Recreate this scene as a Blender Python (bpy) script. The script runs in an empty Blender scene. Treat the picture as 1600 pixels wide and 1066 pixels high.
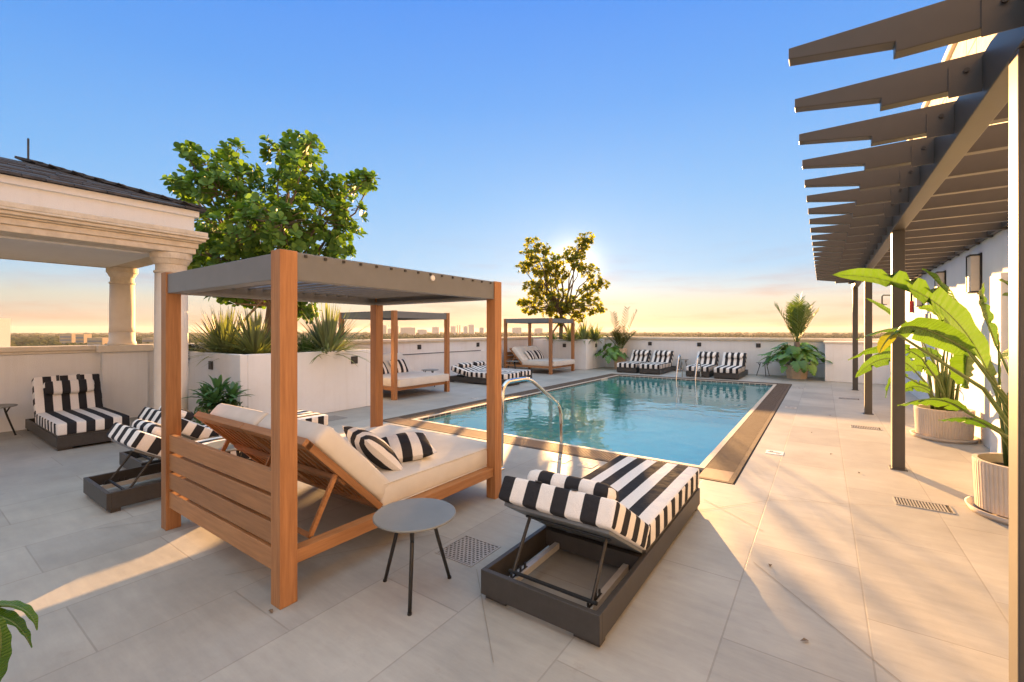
import bpy, bmesh, math, random
from mathutils import Vector, Matrix, Euler, noise
R = math.radians
random.seed(7)
scene = bpy.context.scene
col = scene.collection

# ------------------------------------------------------------------ camera
F, YH, CX, H = 694.0, 517.0, 800.0, 1.6
PHI = R(35)
cd = bpy.data.cameras.new('camera')
cd.sensor_width = 36; cd.lens = 36 * F / 1600
cd.shift_y = -(533 - YH) / 1600
cd.clip_start = .05; cd.clip_end = 30000
cam = bpy.data.objects.new('camera', cd); col.objects.link(cam)
cam.location = (0, 0, H); cam.rotation_euler = (R(90), 0, PHI)
scene.camera = cam

# ------------------------------------------------------------------ light
SUN_EL, SUN_AZ = 8.0, 27.3            # azimuth: degrees to the left of +Y
sl = bpy.data.lights.new('sun', 'SUN'); sl.energy = 5.0; sl.angle = R(.55); sl.color = (1, .54, .20)
so = bpy.data.objects.new('sun', sl); col.objects.link(so)
so.rotation_euler = (R(90 - SUN_EL), 0, R(SUN_AZ) + math.pi)
w = bpy.data.worlds.new('World'); scene.world = w; w.use_nodes = True
wn, wl = w.node_tree.nodes, w.node_tree.links
wn.clear()
def N(nt, t, **k):
    n = nt.nodes.new(t)
    for a, v in k.items():
        if a.startswith('i_'):
            key = a[2:]
            n.inputs[int(key) if key.isdigit() else key.replace('_', ' ')].default_value = v
        else:
            setattr(n, a, v)
    return n
wt = w.node_tree
sky = N(wt, 'ShaderNodeTexSky', sky_type='NISHITA', sun_disc=False, sun_elevation=R(SUN_EL), sun_rotation=R(-SUN_AZ), altitude=50, air_density=1.0, dust_density=1.2, ozone_density=2.0)
bg = N(wt, 'ShaderNodeBackground', i_Strength=.15)
wo = N(wt, 'ShaderNodeOutputWorld')
# the evening sky: clear blue above a warm band, cooler away from the sun, plus the physical sky's glow and an added one round the sun; unseen zenith and rear whitened as fill light
tc = N(wt, 'ShaderNodeTexCoord'); sx = N(wt, 'ShaderNodeSeparateXYZ'); wl.new(tc.outputs['Generated'], sx.inputs[0])
ramp = N(wt, 'ShaderNodeValToRGB'); el = ramp.color_ramp.elements
stops = [(0, (.97, .60, .36)), (.03, (.96, .71, .50)), (.06, (.90, .79, .62)), (.088, (.70, .79, .83)), (.13, (.47, .71, .96)), (.28, (.30, .58, .98)), (.45, (.175, .44, .97)), (.61, (.115, .35, .97)), (.72, (.5, .66, 1.0)), (.8, (.90, .96, 1))]  # last stops: pale zenith above the frame, added as fill light
while len(el) < len(stops): el.new(.5)
for e_, (p_, c_) in zip(el, stops): e_.position = p_; e_.color = (*c_, 1)
wl.new(sx.outputs[2], ramp.inputs[0])
dt = N(wt, 'ShaderNodeVectorMath', operation='DOT_PRODUCT'); dt.inputs[1].default_value = (-math.sin(R(SUN_AZ)), math.cos(R(SUN_AZ)), 0); wl.new(tc.outputs['Generated'], dt.inputs[0])
aw = N(wt, 'ShaderNodeMapRange', i_1=.88, i_2=.1); wl.new(dt.outputs['Value'], aw.inputs[0])
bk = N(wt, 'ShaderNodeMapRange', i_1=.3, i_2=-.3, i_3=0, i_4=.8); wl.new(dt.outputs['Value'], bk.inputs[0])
tint = N(wt, 'ShaderNodeMix', data_type='RGBA'); tint.inputs[6].default_value = (1, 1, 1, 1); tint.inputs[7].default_value = (.50, .74, .92, 1); wl.new(aw.outputs[0], tint.inputs[0])
hs = N(wt, 'ShaderNodeMix', data_type='RGBA', blend_type='MULTIPLY'); hs.inputs[0].default_value = 1; wl.new(ramp.outputs[0], hs.inputs[6]); wl.new(tint.outputs[2], hs.inputs[7])
bm_ = N(wt, 'ShaderNodeMix', data_type='RGBA'); bm_.inputs[7].default_value = (.94, .99, 1.06, 1); wl.new(bk.outputs[0], bm_.inputs[0]); wl.new(hs.outputs[2], bm_.inputs[6])  # bright neutral sky behind the camera, unseen, added to lift the shade
ns = N(wt, 'ShaderNodeVectorMath', operation='SCALE'); ns.inputs['Scale'].default_value = .007; wl.new(sky.outputs[0], ns.inputs[0])
ad = N(wt, 'ShaderNodeVectorMath', operation='ADD'); zb = N(wt, 'ShaderNodeMapRange', i_1=.66, i_2=.85, i_3=1.0, i_4=1.75); wl.new(sx.outputs[2], zb.inputs[0])  # zenith boosted out of view as added fill
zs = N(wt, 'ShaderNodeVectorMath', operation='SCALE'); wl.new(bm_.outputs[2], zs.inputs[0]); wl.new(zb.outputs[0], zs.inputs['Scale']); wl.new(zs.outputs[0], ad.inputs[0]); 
gd = N(wt, 'ShaderNodeVectorMath', operation='DOT_PRODUCT'); gd.inputs[1].default_value = (-math.sin(R(SUN_AZ)) * math.cos(R(SUN_EL)), math.cos(R(SUN_AZ)) * math.cos(R(SUN_EL)), math.sin(R(SUN_EL))); wl.new(tc.outputs['Generated'], gd.inputs[0])
gp_ = N(wt, 'ShaderNodeMath', operation='POWER', i_1=800.0); gm_ = N(wt, 'ShaderNodeMath', operation='MAXIMUM', i_1=0.0); wl.new(gd.outputs['Value'], gm_.inputs[0]); wl.new(gm_.outputs[0], gp_.inputs[0])
gs_ = N(wt, 'ShaderNodeVectorMath', operation='SCALE'); gs_.inputs[0].default_value = (1.1, .85, .5); wl.new(gp_.outputs[0], gs_.inputs['Scale'])
ga_ = N(wt, 'ShaderNodeVectorMath', operation='ADD'); wl.new(ns.outputs[0], ga_.inputs[0]); wl.new(gs_.outputs[0], ga_.inputs[1]); wl.new(ga_.outputs[0], ad.inputs[1])
sc_ = N(wt, 'ShaderNodeVectorMath', operation='SCALE'); sc_.inputs['Scale'].default_value = 1.04; wl.new(ad.outputs[0], sc_.inputs[0])
# thin warm cloud streaks low over the horizon
mp = N(wt, 'ShaderNodeMapping'); mp.inputs['Scale'].default_value = (3, 3, 26)
cn = N(wt, 'ShaderNodeTexNoise', i_Scale=1.6, i_Detail=6, i_Roughness=.6)
wl.new(tc.outputs['Generated'], mp.inputs[0]); wl.new(mp.outputs[0], cn.inputs[0])
cr = N(wt, 'ShaderNodeMapRange', i_1=.5, i_2=.78); wl.new(cn.outputs[0], cr.inputs[0])
hr = N(wt, 'ShaderNodeMapRange', i_1=.22, i_2=.05); wl.new(sx.outputs[2], hr.inputs[0])
mu = N(wt, 'ShaderNodeMath', operation='MULTIPLY'); wl.new(cr.outputs[0], mu.inputs[0]); wl.new(hr.outputs[0], mu.inputs[1])
mu2 = N(wt, 'ShaderNodeMath', operation='MULTIPLY', i_1=.8); wl.new(mu.outputs[0], mu2.inputs[0])
cm = N(wt, 'ShaderNodeMix', data_type='RGBA', blend_type='MULTIPLY'); wl.new(mu2.outputs[0], cm.inputs[0])
cm.inputs[7].default_value = (1.0, .62, .55, 1)
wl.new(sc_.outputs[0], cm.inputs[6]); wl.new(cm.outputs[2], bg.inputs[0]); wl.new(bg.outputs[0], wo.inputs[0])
scene.view_settings.view_transform = 'Standard'; scene.view_settings.look = 'None'
scene.view_settings.gamma = 1; scene.view_settings.exposure = 2.62
scene.cycles.max_bounces = 8; scene.cycles.transparent_max_bounces = 12
scene.cycles.sample_clamp_indirect = 6

# ------------------------------------------------------------------ materials
def mat(name, col1, col2=None, rough=.6, scale=8.0, stretch=(1, 1, 1), metal=0.0, bump=0.0, bscale=60.0, spec=.5, detail=5, dirt=None, streak=0):
    m = bpy.data.materials.new(name); m.use_nodes = True; nt = m.node_tree
    b = nt.nodes['Principled BSDF']
    b.inputs['Roughness'].default_value = rough; b.inputs['Metallic'].default_value = metal
    b.inputs['Specular IOR Level'].default_value = spec
    t = N(nt, 'ShaderNodeTexCoord'); mp = N(nt, 'ShaderNodeMapping'); mp.inputs['Scale'].default_value = stretch
    nt.links.new(t.outputs['Object'], mp.inputs[0])
    n = N(nt, 'ShaderNodeTexNoise', i_Scale=scale, i_Detail=detail, i_Roughness=.6); nt.links.new(mp.outputs[0], n.inputs[0])
    c2 = col2 or tuple(c * .82 for c in col1)
    r = N(nt, 'ShaderNodeValToRGB'); r.color_ramp.elements[0].position = .32; r.color_ramp.elements[1].position = .68
    r.color_ramp.elements[0].color = (*c2, 1); r.color_ramp.elements[1].color = (*col1, 1)
    nt.links.new(n.outputs[0], r.inputs[0]); out = r.outputs[0]
    if dirt:
        n2 = N(nt, 'ShaderNodeTexNoise', i_Scale=dirt[1], i_Detail=8, i_Roughness=.7); nt.links.new(t.outputs['Object'], n2.inputs[0])
        mr = N(nt, 'ShaderNodeMapRange', i_1=.52, i_2=.75, i_3=0.0, i_4=dirt[2]); nt.links.new(n2.outputs[0], mr.inputs[0])
        mx = N(nt, 'ShaderNodeMix', data_type='RGBA'); nt.links.new(mr.outputs[0], mx.inputs[0]); nt.links.new(out, mx.inputs[6])
        mx.inputs[7].default_value = (*dirt[0], 1); out = mx.outputs[2]
    if streak:
        m3 = N(nt, 'ShaderNodeMapping'); m3.inputs['Scale'].default_value = (5, 5, .25); nt.links.new(t.outputs['Object'], m3.inputs[0])
        n3 = N(nt, 'ShaderNodeTexNoise', i_Scale=1.5, i_Detail=7, i_Roughness=.7); nt.links.new(m3.outputs[0], n3.inputs[0])
        r3 = N(nt, 'ShaderNodeMapRange', i_1=.5, i_2=.8, i_3=0.0, i_4=streak); nt.links.new(n3.outputs[0], r3.inputs[0])
        x3 = N(nt, 'ShaderNodeMix', data_type='RGBA'); nt.links.new(r3.outputs[0], x3.inputs[0]); nt.links.new(out, x3.inputs[6]); x3.inputs[7].default_value = (.36, .33, .29, 1); out = x3.outputs[2]
    if name.startswith('teak'):
        oi = N(nt, 'ShaderNodeObjectInfo'); ro = N(nt, 'ShaderNodeMapRange', i_3=.82, i_4=1.12); nt.links.new(oi.outputs['Random'], ro.inputs[0])
        vo = N(nt, 'ShaderNodeVectorMath', operation='SCALE'); nt.links.new(out, vo.inputs[0]); nt.links.new(ro.outputs[0], vo.inputs['Scale']); out = vo.outputs[0]
    nt.links.new(out, b.inputs['Base Color'])
    if bump:
        nb = N(nt, 'ShaderNodeTexNoise', i_Scale=bscale, i_Detail=4); nt.links.new(mp.outputs[0], nb.inputs[0])
        bu = N(nt, 'ShaderNodeBump', i_Strength=bump, i_Distance=.01); nt.links.new(nb.outputs[0], bu.inputs['Height']); nt.links.new(bu.outputs[0], b.inputs['Normal'])
    return m

def leaf_mat(name, c_dark, c_light, trans=.4, rough=.4, spec=.5):
    m = bpy.data.materials.new(name); m.use_nodes = True; nt = m.node_tree
    b = nt.nodes['Principled BSDF']; b.inputs['Roughness'].default_value = rough; b.inputs['Specular IOR Level'].default_value = spec
    g = N(nt, 'ShaderNodeNewGeometry'); t = N(nt, 'ShaderNodeTexCoord')
    n = N(nt, 'ShaderNodeTexNoise', i_Scale=2.2, i_Detail=4); nt.links.new(t.outputs['Object'], n.inputs[0])
    a = N(nt, 'ShaderNodeMath', operation='MULTIPLY_ADD', i_1=.45); nt.links.new(n.outputs[0], a.inputs[0])
    a2 = N(nt, 'ShaderNodeMath', operation='MULTIPLY', i_1=.55); nt.links.new(g.outputs['Random Per Island'], a2.inputs[0]); nt.links.new(a2.outputs[0], a.inputs[2])
    r = N(nt, 'ShaderNodeValToRGB'); r.color_ramp.elements[0].position = .15; r.color_ramp.elements[1].position = .85
    r.color_ramp.elements[0].color = (*c_dark, 1); r.color_ramp.elements[1].color = (*c_light, 1)
    nt.links.new(a.outputs[0], r.inputs[0]); nt.links.new(r.outputs[0], b.inputs['Base Color'])
    tr = N(nt, 'ShaderNodeBsdfTranslucent'); br = N(nt, 'ShaderNodeMix', data_type='RGBA', blend_type='MULTIPLY'); br.inputs[0].default_value = 1
    br.inputs[7].default_value = (1.35, 1.4, .4, 1); nt.links.new(r.outputs[0], br.inputs[6]); nt.links.new(br.outputs[2], tr.inputs[0])
    mx = N(nt, 'ShaderNodeMixShader', i_0=trans); nt.links.new(b.outputs[0], mx.inputs[1]); nt.links.new(tr.outputs[0], mx.inputs[2])
    nt.links.new(mx.outputs[0], nt.nodes['Material Output'].inputs[0])
    return m

def stripe_mat(name, pitch, off, dark=(.026, .026, .03), light=(.74, .71, .68)):
    m = bpy.data.materials.new(name); m.use_nodes = True; nt = m.node_tree
    b = nt.nodes['Principled BSDF']; b.inputs['Roughness'].default_value = .9; b.inputs['Specular IOR Level'].default_value = .2
    uv = N(nt, 'ShaderNodeUVMap'); s = N(nt, 'ShaderNodeSeparateXYZ'); nt.links.new(uv.outputs[0], s.inputs[0])
    a = N(nt, 'ShaderNodeMath', operation='MULTIPLY_ADD', i_1=1 / (2 * pitch), i_2=off / (2 * pitch) + 50); nt.links.new(s.outputs[0], a.inputs[0])
    fr = N(nt, 'ShaderNodeMath', operation='FRACT'); nt.links.new(a.outputs[0], fr.inputs[0])
    gt = N(nt, 'ShaderNodeMath', operation='GREATER_THAN', i_1=.5); nt.links.new(fr.outputs[0], gt.inputs[0])
    t = N(nt, 'ShaderNodeTexCoord'); n = N(nt, 'ShaderNodeTexNoise', i_Scale=420.0, i_Detail=2); nt.links.new(t.outputs['Object'], n.inputs[0])
    mx = N(nt, 'ShaderNodeMix', data_type='RGBA'); nt.links.new(gt.outputs[0], mx.inputs[0])
    mx.inputs[6].default_value = (*dark, 1); mx.inputs[7].default_value = (*light, 1)
    mr = N(nt, 'ShaderNodeMapRange', i_1=.3, i_2=.7, i_3=.8, i_4=1.15); nt.links.new(n.outputs[0], mr.inputs[0])
    m2 = N(nt, 'ShaderNodeMix', data_type='RGBA', blend_type='MULTIPLY'); m2.inputs[0].default_value = 1
    nt.links.new(mx.outputs[2], m2.inputs[6]); nt.links.new(mr.outputs[0], m2.inputs[7]); nt.links.new(m2.outputs[2], b.inputs['Base Color'])
    n3 = N(nt, 'ShaderNodeTexNoise', i_Scale=9.0, i_Detail=3); nt.links.new(t.outputs['Object'], n3.inputs[0])
    bu = N(nt, 'ShaderNodeBump', i_Strength=.45, i_Distance=.03); nt.links.new(n3.outputs[0], bu.inputs['Height']); nt.links.new(bu.outputs[0], b.inputs['Normal'])
    return m

M = dict(
    stucco=mat('white_stucco', (.765, .78, .80), (.715, .73, .745), .85, 1.2, bump=.25, bscale=90, dirt=((.55, .50, .45), .9, .3), streak=.16),
    wallst=mat('building_stucco', (.74, .745, .745), (.68, .685, .685), .85, 1.0, bump=.25, bscale=80, streak=.12),
    cap=mat('cast_stone_cap', (.72, .66, .56), (.62, .56, .46), .8, 5, bump=.3, bscale=50),
    coral=mat('coral_stone', (.66, .59, .48), (.52, .45, .35), .85, 9, bump=.5, bscale=40, detail=8),
    column=mat('painted_stone', (.72, .66, .58), (.64, .57, .49), .8, 3, bump=.2, bscale=60),
    wood=mat('teak_wood', (.40, .185, .070), (.27, .115, .040), .5, 5, stretch=(9, 9, .55), bump=.15, bscale=14),
    woodx=mat('teak_wood_across', (.385, .19, .078), (.27, .125, .047), .5, 5, stretch=(.55, 9, 9), bump=.15, bscale=14),
    woody=mat('teak_wood_along', (.385, .185, .072), (.27, .12, .043), .5, 5, stretch=(9, .55, 9), bump=.15, bscale=14),
    darkmetal=mat('charcoal_metal', (.052, .047, .043), (.042, .038, .035), .45, 20, spec=.4),
    roofmetal=mat('grey_roof_metal', (.148, .16, .172), (.13, .142, .152), .42, 6, spec=.5),
    bronze=mat('bronze_metal', (.068, .063, .058), (.056, .052, .048), .42, 3, metal=.1),
    black=mat('black_metal', (.02, .019, .018), (.015, .015, .015), .45, 20),
    tabletop=mat('table_top_grey', (.19, .195, .182), (.16, .165, .155), .4, 4, detail=7),
    steel=mat('polished_steel', (.72, .70, .66), (.66, .64, .6), .12, 10, metal=1.0),
    rail=mat('aluminium_rail', (.62, .60, .56), (.55, .53, .5), .4, 10, metal=.3),
    cream=mat('cream_canvas', (.66, .63, .58), (.60, .57, .52), .9, 5, bump=.35, bscale=5, spec=.2),
    coping=mat('coping_stone', (.13, .095, .07), (.105, .075, .055), .8, 9, bump=.2, spec=.2),
    copinglight=mat('coping_edge_stone', (.56, .48, .39), (.47, .40, .32), .7, 9, bump=.2),
    grate=mat('tan_grating', (.34, .245, .17), (.28, .195, .135), .7, 9, spec=.2),
    grout=mat('paving_grout', (.27, .235, .20), rough=.8),
    dark=mat('dark_gap', (.03, .027, .025), rough=.9),
    pooltile=mat('pool_plaster', (.13, .50, .535), (.11, .44, .48), .6, 3),
    steptile=mat('step_edge_tile', (.02, .10, .13), (.015, .08, .11), .4, 30),
    navytile=mat('navy_tile', (.035, .05, .06), (.02, .03, .04), .3, 30),
    soil=mat('soil', (.06, .04, .028), (.03, .02, .014), .95, 30, bump=.8, bscale=40),
    pot=mat('ribbed_pot_clay', (.62, .52, .42), (.55, .455, .36), .8, 6, bump=.15),
    potsand=mat('sand_pot', (.60, .45, .32), (.52, .38, .26), .8, 12, bump=.2),
    slate=mat('slate_tile', (.075, .07, .072), (.03, .028, .03), .75, 7, bump=.6, bscale=30),
    white=mat('white_tile', (.78, .76, .72), rough=.5),
    drainsteel=mat('drain_steel', (.36, .345, .32), (.30, .285, .265), .45, 10, metal=.2),
    red=mat('red_paint', (.45, .02, .02), rough=.45),
    shade=mat('frosted_diffuser', (.62, .56, .48), (.57, .51, .43), .5),
    bark=mat('bark', (.20, .145, .10), (.11, .08, .055), .9, 12, stretch=(1, 1, .4), bump=.8, bscale=25),
    brace=mat('weathered_timber', (.30, .22, .15), (.22, .16, .11), .8, 9),
    stemg=mat('green_stalk', (.14, .20, .05), (.09, .13, .03), .5, 6),
    greybld=mat('far_facade', (.62, .55, .52), (.56, .49, .46), .9, .08),
    greybld2=mat('far_facade_dark', (.48, .43, .41), (.42, .38, .36), .9, .08),
    ochre=mat('far_ochre_facade', (.55, .38, .22), (.45, .30, .17), .9, .08),
    glassdk=mat('far_window_band', (.22, .21, .21), rough=.4),
    lf_tree=leaf_mat('tree_leaf', (.042, .105, .024), (.18, .305, .06), .28, .55, .2),
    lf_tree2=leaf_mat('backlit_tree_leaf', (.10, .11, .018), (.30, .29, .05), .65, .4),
    lf_agave=leaf_mat('strappy_leaf', (.10, .135, .075), (.28, .32, .17), .3, .5),
    lf_dark=leaf_mat('dark_green_leaf', (.03, .075, .022), (.09, .18, .045), .25, .4),
    lf_rosette=leaf_mat('rosette_leaf', (.045, .12, .05), (.11, .24, .10), .2, .4),
    lf_mon=leaf_mat('monstera_leaf', (.05, .135, .03), (.16, .32, .06), .3, .32),
    lf_palm=leaf_mat('palm_leaf', (.05, .095, .018), (.15, .22, .04), .25, .45),
    lf_dry=leaf_mat('dry_palm_leaf', (.032, .038, .013), (.075, .08, .022), .08, .7, .1),
    lf_bird=leaf_mat('paddle_leaf', (.05, .125, .015), (.11, .21, .025), .33, .35),
    lf_yel=leaf_mat('yellowing_leaf', (.16, .20, .02), (.26, .25, .03), .3, .4),
    forest=leaf_mat('far_canopy', (.022, .032, .012), (.075, .075, .028), .1, 1.0, 0.0),
    stripe=stripe_mat('striped_canvas', .095, .38),
    pstripe=stripe_mat('striped_cushion', .085, .0425),
)
# paddle leaves get fine cross veins
for k_ in ('lf_bird', 'lf_yel'):
    nt = M[k_].node_tree; b = nt.nodes['Principled BSDF']; u = N(nt, 'ShaderNodeUVMap'); wv = N(nt, 'ShaderNodeTexWave', i_Scale=9.0, i_Distortion=.6, i_Detail=2)
    nt.links.new(u.outputs[0], wv.inputs[0]); bu = N(nt, 'ShaderNodeBump', i_Strength=.5, i_Distance=.012); nt.links.new(wv.outputs['Fac'], bu.inputs['Height']); nt.links.new(bu.outputs[0], b.inputs['Normal'])
    for q_ in nt.nodes:
        if q_.type == 'BSDF_TRANSLUCENT': nt.links.new(bu.outputs[0], q_.inputs['Normal'])

def floor_mat():
    m = bpy.data.materials.new('porcelain_paving'); m.use_nodes = True; nt = m.node_tree; b = nt.nodes['Principled BSDF']
    t = N(nt, 'ShaderNodeTexCoord'); mp = N(nt, 'ShaderNodeMapping')
    mp.inputs['Rotation'].default_value = (0, 0, R(90)); mp.inputs['Location'].default_value = (20.22, 20.025, 0)
    # rotated so that rows run along Y
    nt.links.new(t.outputs['Object'], mp.inputs[0])
    def brick(c1, c2, mc, ms):
        k = N(nt, 'ShaderNodeTexBrick', offset=.5, i_Scale=1.0, i_Mortar_Size=ms, i_Mortar_Smooth=.1, i_Bias=0.0, i_Brick_Width=1.264, i_Row_Height=.632)
        k.inputs['Color1'].default_value = c1; k.inputs['Color2'].default_value = c2; k.inputs['Mortar'].default_value = mc
        nt.links.new(mp.outputs[0], k.inputs[0]); return k
    k = brick((.38, .368, .335, 1), (.315, .305, .28, 1), (.275, .26, .235, 1), .0045)
    n = N(nt, 'ShaderNodeTexNoise', i_Scale=1.3, i_Detail=7, i_Roughness=.65); nt.links.new(t.outputs['Object'], n.inputs[0])
    mp2 = N(nt, 'ShaderNodeMapping'); mp2.inputs['Scale'].default_value = (1.0, 6, 1); mp2.inputs['Rotation'].default_value = (0, 0, R(12)); nt.links.new(t.outputs['Object'], mp2.inputs[0])
    n2 = N(nt, 'ShaderNodeTexNoise', i_Scale=3.0, i_Detail=8, i_Roughness=.7); nt.links.new(mp2.outputs[0], n2.inputs[0])
    r1 = N(nt, 'ShaderNodeMapRange', i_1=.3, i_2=.7, i_3=.84, i_4=1.14); nt.links.new(n.outputs[0], r1.inputs[0])
    r2 = N(nt, 'ShaderNodeMapRange', i_1=.3, i_2=.7, i_3=.9, i_4=1.09); nt.links.new(n2.outputs[0], r2.inputs[0])
    mm = N(nt, 'ShaderNodeMath', operation='MULTIPLY'); nt.links.new(r1.outputs[0], mm.inputs[0]); nt.links.new(r2.outputs[0], mm.inputs[1])
    mx = N(nt, 'ShaderNodeMix', data_type='RGBA', blend_type='MULTIPLY'); mx.inputs[0].default_value = 1
    nt.links.new(k.outputs[0], mx.inputs[6]); nt.links.new(mm.outputs[0], mx.inputs[7])
    n4 = N(nt, 'ShaderNodeTexNoise', i_Scale=4.5, i_Detail=9, i_Roughness=.75); nt.links.new(t.outputs['Object'], n4.inputs[0])
    r4 = N(nt, 'ShaderNodeMapRange', i_1=.60, i_2=.78, i_3=0, i_4=.5); nt.links.new(n4.outputs[0], r4.inputs[0])
    m4 = N(nt, 'ShaderNodeMix', data_type='RGBA'); nt.links.new(r4.outputs[0], m4.inputs[0]); nt.links.new(mx.outputs[2], m4.inputs[6]); m4.inputs[7].default_value = (.22, .19, .165, 1)
    nt.links.new(m4.outputs[2], b.inputs['Base Color'])
    rr = N(nt, 'ShaderNodeMapRange', i_1=.3, i_2=.7, i_3=.48, i_4=.68); nt.links.new(n2.outputs[0], rr.inputs[0]); nt.links.new(rr.outputs[0], b.inputs['Roughness'])
    b.inputs['Specular IOR Level'].default_value = .35
    bu = N(nt, 'ShaderNodeBump', i_Strength=.4, i_Distance=.004, invert=True); nt.links.new(k.outputs['Fac'], bu.inputs['Height'])
    bu2 = N(nt, 'ShaderNodeBump', i_Strength=.08, i_Distance=.01); nt.links.new(n2.outputs[0], bu2.inputs['Height']); nt.links.new(bu.outputs[0], bu2.inputs['Normal']); nt.links.new(bu2.outputs[0], b.inputs['Normal'])
    return m
M['floor'] = floor_mat()

def water_mat():
    m = bpy.data.materials.new('pool_water'); m.use_nodes = True; nt = m.node_tree; nt.nodes.remove(nt.nodes['Principled BSDF'])
    t = N(nt, 'ShaderNodeTexCoord'); n = N(nt, 'ShaderNodeTexNoise', i_Scale=1.7, i_Detail=3, i_Roughness=.5, i_Distortion=.6); nt.links.new(t.outputs['Object'], n.inputs[0])
    n2 = N(nt, 'ShaderNodeTexNoise', i_Scale=7.0, i_Detail=2); nt.links.new(t.outputs['Object'], n2.inputs[0])
    a = N(nt, 'ShaderNodeMath', operation='MULTIPLY_ADD', i_1=.16); nt.links.new(n2.outputs[0], a.inputs[0]); nt.links.new(n.outputs[0], a.inputs[2])
    bu = N(nt, 'ShaderNodeBump', i_Strength=.21, i_Distance=.05); nt.links.new(a.outputs[0], bu.inputs['Height'])
    gl = N(nt, 'ShaderNodeBsdfGlossy', i_Roughness=.03); gl.inputs[0].default_value = (1, 1, 1, 1); nt.links.new(bu.outputs[0], gl.inputs['Normal'])
    tr = N(nt, 'ShaderNodeBsdfTransparent'); tr.inputs[0].default_value = (.78, .95, .96, 1)
    fr = N(nt, 'ShaderNodeFresnel')
    gm = N(nt, 'ShaderNodeNewGeometry'); im = N(nt, 'ShaderNodeMath', operation='MULTIPLY_ADD', i_1=1 / 2.2 - 2.2, i_2=2.2); nt.links.new(gm.outputs['Backfacing'], im.inputs[0]); nt.links.new(im.outputs[0], fr.inputs['IOR']); nt.links.new(bu.outputs[0], fr.inputs['Normal'])
    mx = N(nt, 'ShaderNodeMixShader'); nt.links.new(fr.outputs[0], mx.inputs[0]); nt.links.new(tr.outputs[0], mx.inputs[1]); nt.links.new(gl.outputs[0], mx.inputs[2])
    nt.links.new(mx.outputs[0], nt.nodes['Material Output'].inputs[0])
    return m
M['water'] = water_mat()

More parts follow.
